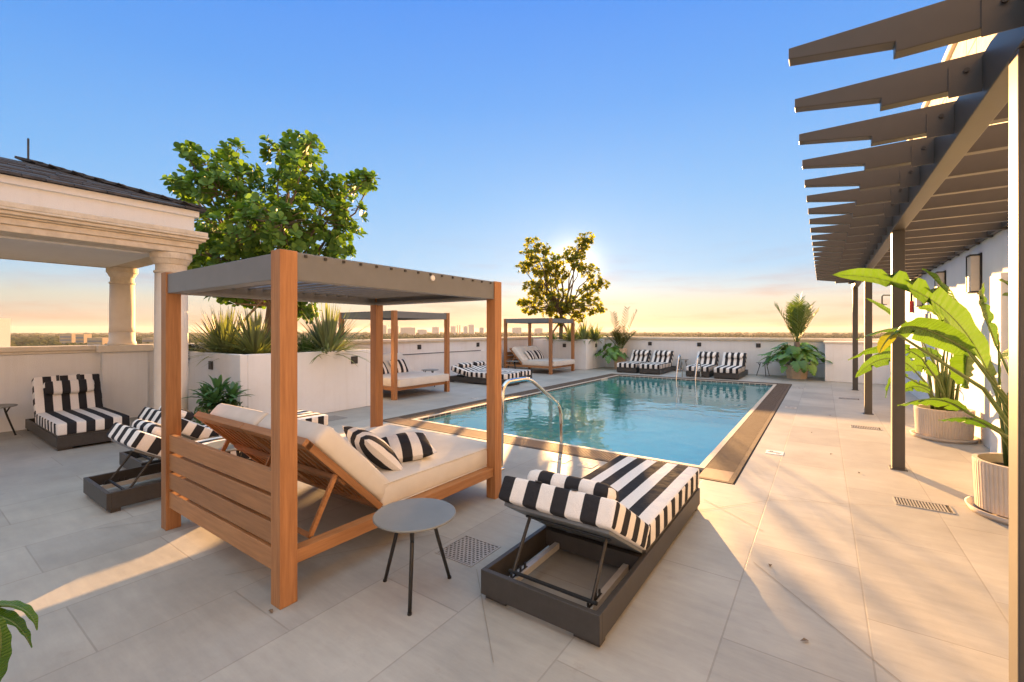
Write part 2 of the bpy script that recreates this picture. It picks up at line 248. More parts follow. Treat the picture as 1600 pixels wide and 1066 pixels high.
# ------------------------------------------------------------------ mesh helpers
class MB:
    def __init__(s): s.v = []; s.f = []; s.uv = {}
    def add(s, vs, fs):
        o = len(s.v); s.v += [tuple(v) for v in vs]; s.f += [tuple(i + o for i in f) for f in fs]; return s
    def box(s, x0, x1, y0, y1, z0, z1, mtx=None):
        vs = [Vector(p) for p in ((x0, y0, z0), (x1, y0, z0), (x1, y1, z0), (x0, y1, z0), (x0, y0, z1), (x1, y0, z1), (x1, y1, z1), (x0, y1, z1))]
        if mtx: vs = [mtx @ v for v in vs]
        return s.add(vs, [(0, 3, 2, 1), (4, 5, 6, 7), (0, 1, 5, 4), (1, 2, 6, 5), (2, 3, 7, 6), (3, 0, 4, 7)])
    def bar(s, a, b, wd, ht):
        a, b = Vector(a), Vector(b); d = (b - a); L = d.length; d.normalize()
        up = Vector((0, 0, 1)) if abs(d.z) < .95 else Vector((0, 1, 0))
        x = d.cross(up).normalized(); z = x.cross(d)
        m = Matrix((x, d, z)).transposed().to_4x4(); m.translation = a
        return s.box(-wd / 2, wd / 2, 0, L, -ht / 2, ht / 2, m)
    def tube(s, pts, rad, n=8, caps=True):
        pts = [Vector(p) for p in pts]; k = len(pts)
        if not hasattr(rad, '__len__'): rad = [rad] * k
        vs = []; px_ = None
        for i, p in enumerate(pts):
            d = (pts[min(i + 1, k - 1)] - pts[max(i - 1, 0)]).normalized()
            if px_ is None:
                up = Vector((0, 0, 1)) if abs(d.z) < .9 else Vector((1, 0, 0)); x = d.cross(up).normalized()
            else:
                x = (px_ - d * px_.dot(d)).normalized()
            px_ = x; y = d.cross(x)
            for j in range(n):
                a = 2 * math.pi * j / n; vs.append(p + (x * math.cos(a) + y * math.sin(a)) * rad[i])
        fs = [(i * n + j, i * n + (j + 1) % n, (i + 1) * n + (j + 1) % n, (i + 1) * n + j) for i in range(k - 1) for j in range(n)]
        if caps: fs += [tuple(range(n - 1, -1, -1)), tuple((k - 1) * n + j for j in range(n))]
        return s.add(vs, fs)
    def lathe(s, prof, n=32, c=(0, 0, 0), caps=True, ripple=0, nr=0):
        vs = []; k = len(prof)
        for i, (r, z) in enumerate(prof):
            for j in range(n):
                a = 2 * math.pi * j / n; rr = r * (1 + (ripple * (1 if j % 2 else -1) if ripple and i in nr else 0))
                vs.append((c[0] + rr * math.cos(a), c[1] + rr * math.sin(a), c[2] + z))
        fs = [(i * n + j, i * n + (j + 1) % n, (i + 1) * n + (j + 1) % n, (i + 1) * n + j) for i in range(k - 1) for j in range(n)]
        if caps: fs += [tuple(range(n - 1, -1, -1)), tuple((k - 1) * n + j for j in range(n))]
        return s.add(vs, fs)
    def prism(s, poly, y0, y1):            # polygon in XZ extruded along Y
        n = len(poly); vs = [(x, y0, z) for x, z in poly] + [(x, y1, z) for x, z in poly]
        return s.add(vs, [tuple(range(n)), tuple(range(2 * n - 1, n - 1, -1))] + [(i, i + n, (i + 1) % n + n, (i + 1) % n) for i in range(n)])
    def strip(s, pts, widths, side, fold=.25):   # leaf blade: centre line, half-widths, sideways vector(s)
        k = len(pts); vs = []
        for i, (p, wd) in enumerate(zip(pts, widths)):
            p = Vector(p); sd = side[i] if isinstance(side, list) else side
            d = (Vector(pts[min(i + 1, k - 1)]) - Vector(pts[max(i - 1, 0)]))
            sd = (sd - d * (sd.dot(d) / max(d.length_squared, 1e-9))).normalized()
            up = sd.cross(d).normalized()
            if up.z < 0: up = -up
            vs += [p - sd * wd + up * wd * fold, p, p + sd * wd + up * wd * fold]
        fs = []
        for i in range(k - 1):
            a = 3 * i; fs += [(a, a + 1, a + 4, a + 3), (a + 1, a + 2, a + 5, a + 4)]
        return s.add(vs, fs)
    def build(s, name, m, parent=None, smooth=False, bevel=0, loc=None, rot=None, seg=2):
        me = bpy.data.meshes.new(name); me.from_pydata(s.v, [], s.f); me.update()
        me.materials.append(M[m] if isinstance(m, str) else m)
        if s.uv:
            ul = me.uv_layers.new(name='UVMap')
            for lp in me.loops: ul.data[lp.index].uv = s.uv.get(lp.vertex_index, (0, 0))
        if smooth: me.polygons.foreach_set('use_smooth', [True] * len(me.polygons))
        o = bpy.data.objects.new(name, me); col.objects.link(o)
        if parent: o.parent = parent
        if loc: o.location = loc
        if rot: o.rotation_euler = rot
        if bevel:
            b = o.modifiers.new('bevel', 'BEVEL'); b.width = bevel; b.segments = seg; b.limit_method = 'ANGLE'; b.angle_limit = R(40)
        return o

def tag(o, label=None, cat=None, group=None, kind=None):
    if label: o['label'] = label
    if cat: o['category'] = cat
    if group: o['group'] = group
    if kind: o['kind'] = kind
    return o
def empty(name, loc=(0, 0, 0), rz=0, label=None, cat=None, group=None):
    o = bpy.data.objects.new(name, None); col.objects.link(o); o.empty_display_size = .2
    o.location = loc; o.rotation_euler = (0, 0, rz); return tag(o, label, cat, group)
def copy_tree(o, parent=None):
    c = o.copy(); col.objects.link(c)
    if parent: c.parent = parent; c.matrix_parent_inverse = o.matrix_parent_inverse
    for ch in list(o.children): copy_tree(ch, c)
    return c
def P(x, y, d):                            # picture point at depth d -> place
    xc = (x - CX) * d / F; c, s = math.cos(PHI), math.sin(PHI)
    return Vector((c * xc - s * d, s * xc + c * d, H - (y - YH) * d / F))
VR = Vector((math.cos(PHI), math.sin(PHI), 0)); VD = Vector((-math.sin(PHI), math.cos(PHI), 0))

def cushion(name, sx, sy, sz, m, parent, loc, rot=(0, 0, 0), r=.03, puff=.012, seed=0):
    def axis(h):
        a = [-h, -h + r * .3, -h + r]; k = max(2, int((2 * h - 2 * r) / .09)); a += [-h + r + (2 * h - 2 * r) * i / k for i in range(1, k)]
        return a + [h - r, h - r * .3, h]
    A = [axis(sx / 2), axis(sy / 2), axis(sz / 2)]; nx, ny, nz = map(len, A)
    idx = {}; vs = []
    def V(i, j, k):
        if (i, j, k) in idx: return idx[i, j, k]
        p = Vector((A[0][i], A[1][j], A[2][k])); h = (sx / 2, sy / 2, sz / 2)
        q = Vector([max(-h[t] + r, min(h[t] - r, p[t])) for t in range(3)]); d = p - q
        if d.length > 1e-6: p = q + d.normalized() * r
        u, v = p.x / h[0], p.y / h[1]; zf = p.z / h[2]
        p.z += puff * zf * (1 - u ** 4) * (1 - v ** 4)
        e = noise.noise(Vector((p.x * 5 + seed * 7, p.y * 5, p.z * 5))) * .006
        p += Vector((e, e * .7, e * .6)); p.x += .008 * (1 - v * v) * u * .6; p.y += .008 * (1 - u * u) * v * .6
        idx[i, j, k] = len(vs); vs.append(p); return idx[i, j, k]
    fs = []; uvs = []
    def quad(a, sidex):
        fs.append(a); uvs.append(sidex)
    for i in range(nx - 1):
        for j in range(ny - 1):
            quad((V(i, j, nz - 1), V(i + 1, j, nz - 1), V(i + 1, j + 1, nz - 1), V(i, j + 1, nz - 1)), 0)
            quad((V(i, j, 0), V(i, j + 1, 0), V(i + 1, j + 1, 0), V(i + 1, j, 0)), 0)
    for i in range(nx - 1):
        for k in range(nz - 1):
            quad((V(i, 0, k), V(i + 1, 0, k), V(i + 1, 0, k + 1), V(i, 0, k + 1)), 0)
            quad((V(i, ny - 1, k), V(i, ny - 1, k + 1), V(i + 1, ny - 1, k + 1), V(i + 1, ny - 1, k)), 0)
    for j in range(ny - 1):
        for k in range(nz - 1):
            quad((V(0, j, k), V(0, j, k + 1), V(0, j + 1, k + 1), V(0, j + 1, k)), 1)
            quad((V(nx - 1, j, k), V(nx - 1, j + 1, k), V(nx - 1, j + 1, k + 1), V(nx - 1, j, k + 1)), 1)
    me = bpy.data.meshes.new(name); me.from_pydata(vs, [], fs); me.update(); me.materials.append(M[m])
    me.polygons.foreach_set('use_smooth', [True] * len(me.polygons))
    ul = me.uv_layers.new(name='UVMap')
    for p, sd in zip(me.polygons, uvs):
        for li in p.loop_indices:
            c = me.vertices[me.loops[li].vertex_index].co; ul.data[li].uv = (c.y, c.z) if sd else (c.x, c.y)
    o = bpy.data.objects.new(name, me); col.objects.link(o); o.parent = parent; o.location = loc; o.rotation_euler = rot
    return o

def piping(parent, sx, sy, sz, loc, m, r=.0045):
    for sg in (-1, 1):
        x, y, z = sx / 2 - .006, sy / 2 - .006, sg * (sz / 2 - .006); k = .02
        pts = []
        for (cx_, cy_, a0) in ((x - k, y - k, 0), (-x + k, y - k, 90), (-x + k, -y + k, 180), (x - k, -y + k, 270)):
            for a in (0, 30, 60, 90): pts.append((cx_ + k * math.cos(R(a0 + a)), cy_ + k * math.sin(R(a0 + a)), z))
        MB().tube(pts + [pts[0]], r, 6, False).build('piping', m, parent, True, loc=loc)

def pillow_mesh(name, sx, sy, t, m):
    n = 18; vs = []; fs = []
    def co(u, v, sgn):
        e = ((1 - u ** 2) * (1 - v ** 2)) ** .5
        k = 1 - .07 * (1 - abs(u) ** 1.5) * abs(v) ** 3
        k2 = 1 - .07 * (1 - abs(v) ** 1.5) * abs(u) ** 3
        wr = .006 * noise.noise(Vector((u * 2.5, v * 2.5, sgn * 3)))
        return Vector((u * sx / 2 * k2, v * sy / 2 * k, sgn * t / 2 * e + wr * e))
    for sgn in (1, -1):
        for i in range(n + 1):
            for j in range(n + 1): vs.append(co(-1 + 2 * i / n, -1 + 2 * j / n, sgn))
    q = (n + 1) ** 2
    for i in range(n):
        for j in range(n):
            a = i * (n + 1) + j; fs.append((a, a + n + 1, a + n + 2, a + 1)); fs.append((q + a, q + a + 1, q + a + n + 2, q + a + n + 1))
    me = bpy.data.meshes.new(name); me.from_pydata(vs, [], fs); me.update(); me.materials.append(M[m])
    me.polygons.foreach_set('use_smooth', [True] * len(me.polygons))
    ul = me.uv_layers.new(name='UVMap')
    for lp in me.loops: c = me.vertices[lp.vertex_index].co; ul.data[lp.index].uv = (c.x, c.y)
    return me

# ------------------------------------------------------------------ setting: floor, pool, terrain
XL, XR, YF = -10.6, 1.85, 18.6            # parapet left, building right, far parapet
ox0, ox1, oy0, oy1 = -6.5, -.75, 5.1, 15.75  # coping outside
px0, px1, py0, py1 = -6.02, -1.2, 5.58, 15.3 # water
b = MB()
for (a, c, d, e) in ((XL - .3, ox0, -9, YF + .3), (ox1, 6, -9, YF + .3), (ox0, ox1, -9, oy0), (ox0, ox1, oy1, YF + .3)):
    b.add([(a, d, 0), (c, d, 0), (c, e, 0), (a, e, 0)], [(0, 1, 2, 3)])
tag(b.build('floor', 'floor'), kind='structure')
# diagonal cuts in the paving, towards the drains
b = MB()
def cut(x0, y0, x1, y1, wd=.004):
    d = Vector((x1 - x0, y1 - y0, 0)).normalized(); n = Vector((-d.y, d.x, 0)) * wd / 2; a, c = Vector((x0, y0, .004)), Vector((x1, y1, .004))
    b.add([a - n, c - n, c + n, a + n], [(0, 1, 2, 3)])
for q in ((-.395, 3.47, .23, 2.74), (.23, 2.74, .86, 2.0), (-.927, 4.156, -.39, 4.85), (-.93, 4.5, -.39, 4.05), (-.39, 4.85, .72, 5.4), (-1.9, 2.3, -1.3, 1.7), (-2.5, 2.5, -3.2, 1.3), (.9, 5.6, 1.8, 6.2), (-4.16, 2.1, -4.8, 1.0), (-7.3, 4.4, -6.6, 4.9)): cut(*q)
tag(b.build('paving_cut', 'grout'), kind='structure')
# pool shell
D = -1.35
b = MB()
b.add([(px0, py0, D), (px1, py0, D), (px1, py1, D), (px0, py1, D)], [(0, 1, 2, 3)])
for (a, c) in (((px0, py0), (px1, py0)), ((px1, py0), (px1, py1)), ((px1, py1), (px0, py1)), ((px0, py1), (px0, py0))):
    b.add([(*a, D), (*c, D), (*c, -.05), (*a, -.05)], [(3, 2, 1, 0)])
for i in range(4):
    b.box(px0 + .01, px1 - .01, py0 + .005, py0 + .35 + .33 * i, D + .002, -.25 - .25 * i)
tag(b.build('pool_basin', 'pooltile'), kind='structure')
b = MB()
for i in range(4): b.box(px0 + .02, px1 - .02, py0 + .30 + .33 * i, py0 + .353 + .33 * i, -.27 - .25 * i, -.247 - .25 * i)
tag(b.build('pool_step_edge', 'steptile'), kind='structure')
b = MB()
g = .035
def dashed(x0, x1, y0, y1):
    if abs(x1 - x0) < .1:
        y = y0
        while y < y1 - .05: b.box(min(x0, x1), max(x0, x1), y, y + .135, -.04, -.008); y += .155
    else:
        x = x0
        while x < x1 - .05: b.box(x, x + .135, min(y0, y1), max(y0, y1), -.04, -.008); x += .155
dashed(px0, px0 + .006, py0, 6.55); dashed(px0, px0 + .006, 7.1, py1 - 1.6); dashed(px0, px0 + .006, py1 - 1.0, py1)
dashed(px0, px1, py1 - .006, py1); dashed(px1 - .006, px1, py0, py1)
tag(b.build('waterline_tile', 'navytile'), kind='structure')
b = MB(); b.add([(px0, py0, -.045), (px1, py0, -.045), (px1, py1, -.045), (px0, py1, -.045)], [(0, 1, 2, 3)])
tag(b.build('water', 'water'), kind='structure')
# coping: light lip by the water, grating, thin dark joint, outer lip
def ring(x0, x1, y0, y1, t, z0, z1, name, m):
    b = MB(); b.box(x0, x1, y0, y0 + t, z0, z1).box(x0, x1, y1 - t, y1, z0, z1).box(x0, x0 + t, y0 + t, y1 - t, z0, z1).box(x1 - t, x1, y0 + t, y1 - t, z0, z1)
    return tag(b.build(name, m), kind='structure')
ring(px0 - .07, px1 + .07, py0 - .07, py1 + .07, .07, -.05, .004, 'pool_edge', 'copinglight')
ring(ox0, ox1, oy0, oy1, .022, -.1, -.006, 'coping_joint', 'dark')
ring(ox0 + .022, ox1 - .022, oy0 + .022, oy1 - .022, .05, -.1, .003, 'coping_border', 'coping')
b = MB(); b.box(ox0 + .07, ox1 - .07, oy0 + .07, py0 - .07, -.09, -.03).box(px1 + .07, ox1 - .07, py0 - .07, py1 + .07, -.09, -.03).box(ox0 + .07, px0 - .07, py0 - .07, py1 + .07, -.09, -.03).box(ox0 + .07, ox1 - .07, py1 + .07, oy1 - .07, -.09, -.03)
tag(b.build('gutter_channel', 'dark'), kind='structure')
b = MB()
x = ox0 + .08
while x < ox1 - .5: b.box(x, x + .015, oy0 + .074, py0 - .072, -.03, .001); x += .033
b.box(px1 + .075, ox1 - .074, oy0 + .074, py0 - .03, -.03, .001)
tag(b.build('near_grating', 'grate'), kind='structure')
b = MB()
for (xa, xb, ya, yb) in ((px1 + .074, ox1 - .074, py0 - .026, oy1 - .074), (ox0 + .074, px0 - .074, py0 - .07, oy1 - .074)):
    y = ya
    while y < yb - .02: b.box(xa, xb, y, y + .022, -.03, .0015); y += .030
x = px0 - .07
while x < px1 + .06: b.box(x, x + .022, py1 + .074, oy1 - .074, -.03, .0015); x += .030
tag(b.build('coping', 'coping'), kind='structure')
# far land
GZ = -38.0
b = MB(); n = 64
b.add([(0, 0, GZ)] + [(12000 * math.cos(2 * math.pi * i / n), 14000 * math.sin(2 * math.pi * i / n), GZ) for i in range(n)], [(0, i + 1, (i + 1) % n + 1) for i in range(n)])
tag(b.build('ground', mat('far_ground', (.055, .058, .028), (.035, .04, .018), 1.0, .02, spec=0.0)), kind='structure')
# the wood that covers it: one mass of crowns
rng = random.Random(3); b = MB()
ico_v = []; ico_f = []
bm = bmesh.new(); bmesh.ops.create_icosphere(bm, subdivisions=2, radius=1); bm.verts.ensure_lookup_table()
ico2 = ([v.co.copy() for v in bm.verts], [tuple(v.index for v in f.verts) for f in bm.faces]); bm.free()
bm = bmesh.new(); bmesh.ops.create_icosphere(bm, subdivisions=1, radius=1); bm.verts.ensure_lookup_table()
ico1 = ([v.co.copy() for v in bm.verts], [tuple(v.index for v in f.verts) for f in bm.faces]); bm.free()
for i in range(9500):
    az = rng.uniform(-54, 54); inv = rng.uniform(1 / 7500, 1 / 560); d = 1 / inv
    a = R(az) - PHI; dirv = Vector((math.sin(a), math.cos(a), 0)); h = rng.uniform(7, 15) * (1 + min(d, 5000) / 9000) * (1 + .25 * noise.noise(dirv * d * .004)); r = rng.uniform(6, 14) * (1 + d / 3500)
    c = dirv * d + Vector((0, 0, GZ + h * .45))
    q = ico2 if d < 1000 else ico1; sd = rng.random() * 50
    vs = []
    for v in q[0]:
        k = 1 + .35 * noise.noise(v * 2.2 + Vector((sd, 0, 0)))
        vs.append(c + Vector((v.x * r * k, v.y * r * k, v.z * h * .62 * k)))
    b.add(vs, q[1])
tag(b.build('distant_forest', 'forest'), 'wide belt of dark tree crowns reaching the horizon beyond the parapet', 'forest', kind='stuff')

# far buildings
def far_building(px_a, px_b, py_top, d, m, name, label, group, floors=8, roofbox=True):
    a, c = P(px_a, 517, d), P(px_b, 517, d); wd = (c - a).length; zt = H + (YH - py_top) * d / F
    o = empty(name, ((a.x + c.x) / 2, (a.y + c.y) / 2, GZ), PHI, label, 'building', group); h = zt - GZ
    dp = min(wd, 30)
    bb = MB().box(-wd / 2, wd / 2, 0, dp, 0, h); bb.build('wall', m, o)
    wb = MB(); f0 = h / (floors + 1)
    for k in range(1, floors + 1): wb.box(-wd * .46, wd * .46, -.5, -.02, f0 * k - f0 * .22, f0 * k + f0 * .22)
    wb.build('window_band', 'glassdk', o)
    if roofbox: MB().box(-wd * .2, wd * .25, dp * .2, dp * .7, h, h + h * .04).build('roof_room', m, o)
    return o
sk = [(596.5, 604, 508.5, 4300, 'greybld2', 'grey tower block, leftmost in the far skyline behind the second cabana', 16), (605.5, 611, 513.5, 4100, 'greybld', 'low pale block just right of the grey tower in the far skyline', 9),
      (619.5, 623, 509.5, 4200, 'greybld2', 'slim tower just left of the long slab in the far skyline', 15), (625.5, 649, 512, 4000, 'greybld2', 'long low slab building in the far skyline within the second cabana frame', 8),
      (652, 666, 515, 3900, 'greybld', 'lowest wide pale block right of the long slab in the far skyline', 6), (675, 686, 511, 4100, 'greybld', 'broad block left of the second cabana right post in the far skyline', 9),
      (704, 711.5, 510, 4200, 'greybld', 'pale block just right of the second cabana right post in the far skyline', 10), (713.5, 716, 508, 4300, 'greybld', 'left one of two slim twin towers in the far skyline', 14),
      (717, 719.8, 508, 4300, 'greybld', 'right one of two slim twin towers in the far skyline', 14), (724, 731, 510, 4200, 'greybld', 'stepped pale block right of the twin towers in the far skyline', 11),
      (732, 741, 507.8, 4200, 'greybld', 'tallest broad block right of the twin towers in the far skyline', 12), (749, 756, 512, 4200, 'greybld2', 'small dark block beside the front cabana right post in the far skyline', 8),
      (800, 815, 512, 4200, 'greybld', 'pale wide block seen through the third cabana frame on the horizon', 8), (835, 848, 513, 4300, 'greybld2', 'dull low block seen right of centre through the third cabana on the horizon', 7)]
for (a, c, t, d, m, lab, fl) in sk: far_building(a, c, t, d, m, 'far_building', lab, 'far skyline buildings', fl)
for (a, c, t, d, lab) in ((93, 112, 521.5, 1100, 'ochre low building left one among trees seen under the pavilion roof'), (118, 131, 522.5, 1000, 'ochre low building right one among trees seen under the pavilion roof'), (136, 160, 528, 850, 'long low ochre building left of the rear pavilion column'), (222, 240, 528, 900, 'small ochre building between the two pavilion columns')):
    far_building(a, c, t, d, 'ochre', 'low_building', lab, 'low buildings among the trees', 3, False)
nb = far_building(-120, -56, 496, 170, 'stuccotmp' if False else 'cap', 'apartment_building', 'pale apartment block with balconies at the left picture edge beyond the parapet', None, 12)
bb = MB()
for k in range(1, 13): bb.box(3.3, 4.6, -1.6, 3, k * 3.2, k * 3.2 + .5)
bb.build('balcony', 'greybld2', nb)

# ------------------------------------------------------------------ parapets
PH = 1.33
def cap_profile(mb, p0, p1, inner):          # moulded cap: slab + small step, along a straight wall; inner = unit vector to the terrace
    a, c = Vector(p0), Vector(p1); d = (c - a); L = d.length; d.normalize(); inn = Vector(inner)
    m = Matrix((d, inn, Vector((0, 0, 1)))).transposed().to_4x4(); m.translation = a
    mb.box(0, L, -.31, .045, PH - .115, PH - .07, m); mb.box(0, L, -.35, .085, PH - .07, PH + .01, m)
o = empty('parapet_wall', (XL, 8, 0), 0, 'long white parapet wall behind the second and third cabanas with a stone cap', 'wall')
b = MB(); b.box(-.3, 0, -17, 10.6, -.5, PH - .115); b.build('wall', 'stucco', o)
MB().box(.002, .05, -1.9, 10.6, -.02, .84).build('wall_base', 'stucco', o)
b = MB(); cap_profile(b, (0, -17, 0), (0, 10.9, 0), (1, 0, 0)); b.build('cap', 'cap', o, bevel=.012)
o = empty('parapet_wall', (-4, YF, 0), 0, 'white parapet wall with stone cap across the far end behind the row of loungers', 'wall')
MB().box(-6.6, 10, 0, .3, -.5, PH - .115).build('wall', 'stucco', o)
b = MB(); cap_profile(b, (-6.515, 0, 0), (10, 0, 0), (0, -1, 0)); b.build('cap', 'cap', o, bevel=.012)
o = empty('parapet_pier', (XL, 2.45, 0), 0, 'white parapet pier carrying the rear pavilion column beside the left lounger', 'wall')
MB().box(.003, .16, -.17, .47, 0, PH - .112).build('wall', 'stucco', o)
MB().box(.05, .235, -.24, .54, PH - .112, PH + .014).build('cap', 'cap', o, bevel=.012)
o = empty('wall_block', (.05, 17.25, 0), 0, 'plain white wall block jutting from the far parapet right of the potted palm', 'wall')
MB().box(0, 2.4, 0, 1.34, 0, 1.2).build('wall', 'stucco', o, bevel=.01)
MB().box(-.03, 2.4, -.03, 1.3, 1.2, 1.26).build('cap', 'cap', o, bevel=.01)

def planter(name, x0, x1, y0, y1, h, label):
    o = empty(name, ((x0 + x1) / 2, (y0 + y1) / 2, 0), 0, label, 'planter'); a, c = (x1 - x0) / 2, (y1 - y0) / 2; t = .12
    b = MB(); b.box(-a, a, -c, -c + t, 0, h).box(-a, a, c - t, c, 0, h).box(-a, -a + t, -c + t, c - t, 0, h).box(a - t, a, -c + t, c - t, 0, h)
    b.build('wall', 'stucco', o, bevel=.012)
    b = MB(); nx, ny = 20, 16
    vs = [(-a + t + (2 * a - 2 * t) * i / nx, -c + t + (2 * c - 2 * t) * j / ny, h - .07 + .04 * noise.noise(Vector((i * .7, j * .7, 0)))) for i in range(nx + 1) for j in range(ny + 1)]
    b.add(vs, [(i * (ny + 1) + j, (i + 1) * (ny + 1) + j, (i + 1) * (ny + 1) + j + 1, i * (ny + 1) + j + 1) for i in range(nx) for j in range(ny)])
    b.build('soil', 'soil', o, True)
    return o
planter('planter_box', -10.54, -7.9, 3.44, 6.05, 1.2, 'large white planter box with a tree and spiky plants behind the front cabana')
planter('planter_box', -10.54, -7.95, 16.65, 18.55, 1.24, 'white planter box with a backlit tree in the far left corner')

# small black lights and fittings on the walls
def wall_light(loc, rz, label):
    o = empty('wall_light', loc, rz, label, 'light', 'black square wall lights')
    MB().box(-.075, .075, -.022, .002, -.075, .075).build('housing', 'black', o, bevel=.006)
    b = MB(); b.box(-.055, .055, -.027, -.022, -.006, .05); b.build('louvre', 'darkmetal', o)
    return o
LZ = 1.06
for y, lab in ((6.9, 'black square wall light on left parapet within the second cabana frame'), (8.35, 'black square wall light on left parapet just right of second cabana'), (9.95, 'black square wall light on left parapet near front cabana right post'), (12.9, 'black square wall light on left parapet beside the third cabana left post')):
    wall_light((XL + .003, y, LZ + .02), R(90), lab)
wall_light((-9.0, 3.438, .98), 0, 'black wall light on the shaded left face of the front planter box')
wall_light((-7.897, 5.62, 1.0), R(90), 'black wall light near the right end of the front planter box')
wall_light((-8.95, 16.648, .98), 0, 'black wall light on the far planter box inside the third cabana')
wall_light((-7.947, 17.6, .98), R(90), 'black wall light on the far planter box beside the monstera pot')
for x, lab in ((-5.95, 'black square wall light above the left pair of far loungers'), (-4.0, 'black square wall light between the two far pairs of loungers'), (-1.95, 'black square wall light above the far side table')):
    wall_light((x, YF - .003, LZ), 0, lab)
b = MB(); b.tube([(XL + .06, 6.6, .865), (XL + .06, 13.0, .865)], .014, 6)
tag(b.build('wall_rail', 'darkmetal'), 'thin dark rail running along the left parapet behind the second cabana', 'rail')
b = MB(); b.lathe([(.07, 0), (.07, .02), (.02, .03)], 16); o = b.build('wall_outlet', 'darkmetal', loc=(XL + .05, 9.3, .42), rot=(0, R(90), 0)); tag(o, 'small round dark fitting low on the left parapet right of the second cabana', 'fitting')

# ------------------------------------------------------------------ pavilion on the left
pv = empty('pavilion', (-8.08, 2.55, 0), 0, 'classical pavilion with stone columns, moulded cornice and slate hip roof at left', 'pavilion')
def column(x, y, z0, zt, r, plinth=True):
    h = zt - z0; o = empty('column', (x, y, z0)); o.parent = pv
    if plinth: MB().box(-r * 1.42, r * 1.42, -r * 1.42, r * 1.42, 0, .07).lathe([(r * 1.38, .07), (r * 1.42, .10), (r * 1.38, .14), (r * 1.2, .15), (r * 1.2, .17), (r * 1.25, .19), (r * 1.1, .21), (r * 1.02, .23)], 40).build('base', 'column', o, True)
    else: MB().lathe([(r * 1.08, 0), (r * 1.08, .04), (r * 1.0, .07), (r * .98, .24)], 40).build('base', 'column', o, True)
    MB().lathe([(r * 1.0, .23), (r * .97, .34), (r * .97, h * .5), (r * .93, h - .30)], 40).build('shaft', 'column', o, True)
    MB().lathe([(r * .88, h - .30), (r * .99, h - .295), (r * 1.01, h - .28), (r * .99, h - .265), (r * .9, h - .26), (r * .9, h - .17), (r * .97, h - .165), (r * 1.12, h - .10), (r * 1.2, h - .085), (r * 1.2, h - .075)], 40).lathe([(r * 1.2, h - .076), (r * 1.2, h)], 40).build('capital', 'coral', o)
column(0, 0, 0, 2.76, .215); column(-2.6, .06, PH + .014, 2.76, .19, False)
column(0, -5.6, 0, 2.76, .225); column(-2.6, -5.6, PH + .014, 2.76, .225)
ex0, ex1, ey0, ey1 = -2.85, .24, -8, .24
def slab(mb, grow, z0, z1): mb.box(ex0 - grow, ex1 + grow, ey0 - grow, ey1 + grow, z0, z1)
b = MB(); slab(b, 0, 2.765, 2.85); slab(b, .025, 2.85, 2.93); slab(b, .06, 2.93, 2.955); slab(b, .10, 2.955, 3.0); slab(b, .13, 3.0, 3.03); slab(b, .12, 3.03, 3.10)
b.build('cornice', 'coral', pv, bevel=.012)
b = MB(); slab(b, -.02, 3.10, 3.33); b.build('fascia', 'wallst', pv)
b = MB(); slab(b, .03, 3.33, 3.42); b.build('fascia_trim', 'wallst', pv)
b = MB(); b.box(ex0 + .4, ex1 - .4, ey0 + .4, ey1 - .4, 2.74, 2.766); b.build('ceiling', 'wallst', pv)
ze = 3.43; gx = .07; rx = (ex0 + ex1) / 2; half = (ex1 - ex0) / 2 + gx; pit = .36; zr = ze + half * pit
X0, X1, Y0, Y1 = ex0 - gx, ex1 + gx, ey0 - gx, ey1 + gx
b = MB(); b.add([(X0, Y0, ze), (X1, Y0, ze), (X1, Y1, ze), (X0, Y1, ze), (rx, Y0 + half, zr), (rx, Y1 - half, zr)], [(0, 3, 2, 1), (1, 2, 5, 4), (2, 3, 5), (3, 0, 4, 5), (0, 1, 4)])
rng = random.Random(5); nc = 8
for sidei in range(2):
    for k in range(nc):
        t0 = k / nc; t1 = (k + 1.25) / nc
        L0 = -Y0 if False else 0
        if sidei == 0:      # +X slope
            y = Y0 + half * t0
            while y < Y1 - half * t0 - .02:
                wd = rng.uniform(.2, .34); ye = min(y + wd - .008, Y1 - half * t0)
                lift = rng.uniform(.022, .04); xa, xb = X1 - half * t0 + .03, X1 - half * min(t1, 1); za, zb = ze + half * t0 * pit - .03 * pit, ze + half * min(t1, 1) * pit
                ya2, yb2 = max(y, Y0 + half * t0), ye
                b.add([(xa, ya2, za + .002), (xa, yb2, za + .002), (xb, yb2, zb), (xb, ya2, zb), (xa, ya2, za + lift), (xa, yb2, za + lift), (xb, yb2, zb + .012), (xb, ya2, zb + .012)], [(0, 3, 2, 1), (4, 5, 6, 7), (0, 1, 5, 4), (1, 2, 6, 5), (2, 3, 7, 6), (3, 0, 4, 7)])
                y += wd
        else:
            xx = X0 + half * t0
            while xx < X1 - half * t0 - .02:
                wd = rng.uniform(.2, .34); xe = min(xx + wd - .008, X1 - half * t0); lift = rng.uniform(.022, .04)
                ya, yb = Y1 - half * t0 + .03, Y1 - half * min(t1, 1); za, zb = ze + half * t0 * pit - .03 * pit, ze + half * min(t1, 1) * pit
                b.add([(xx, ya, za + .002), (xe, ya, za + .002), (xe, yb, zb), (xx, yb, zb), (xx, ya, za + lift), (xe, ya, za + lift), (xe, yb, zb + .012), (xx, yb, zb + .012)], [(0, 1, 2, 3), (4, 7, 6, 5), (0, 4, 5, 1), (1, 5, 6, 2), (2, 6, 7, 3), (3, 7, 4, 0)])
                xx += wd
for k in range(9):    # hip caps
    t = k / 9; p = Vector((X1 - half * t, Y1 - half * t, ze + half * t * pit + .045)); q = Vector((X1 - half * (t + .15), Y1 - half * (t + .15), ze + half * (t + .15) * pit + .03)); b.bar(p, q, .2, .035)
b.build('roof', 'slate', pv)
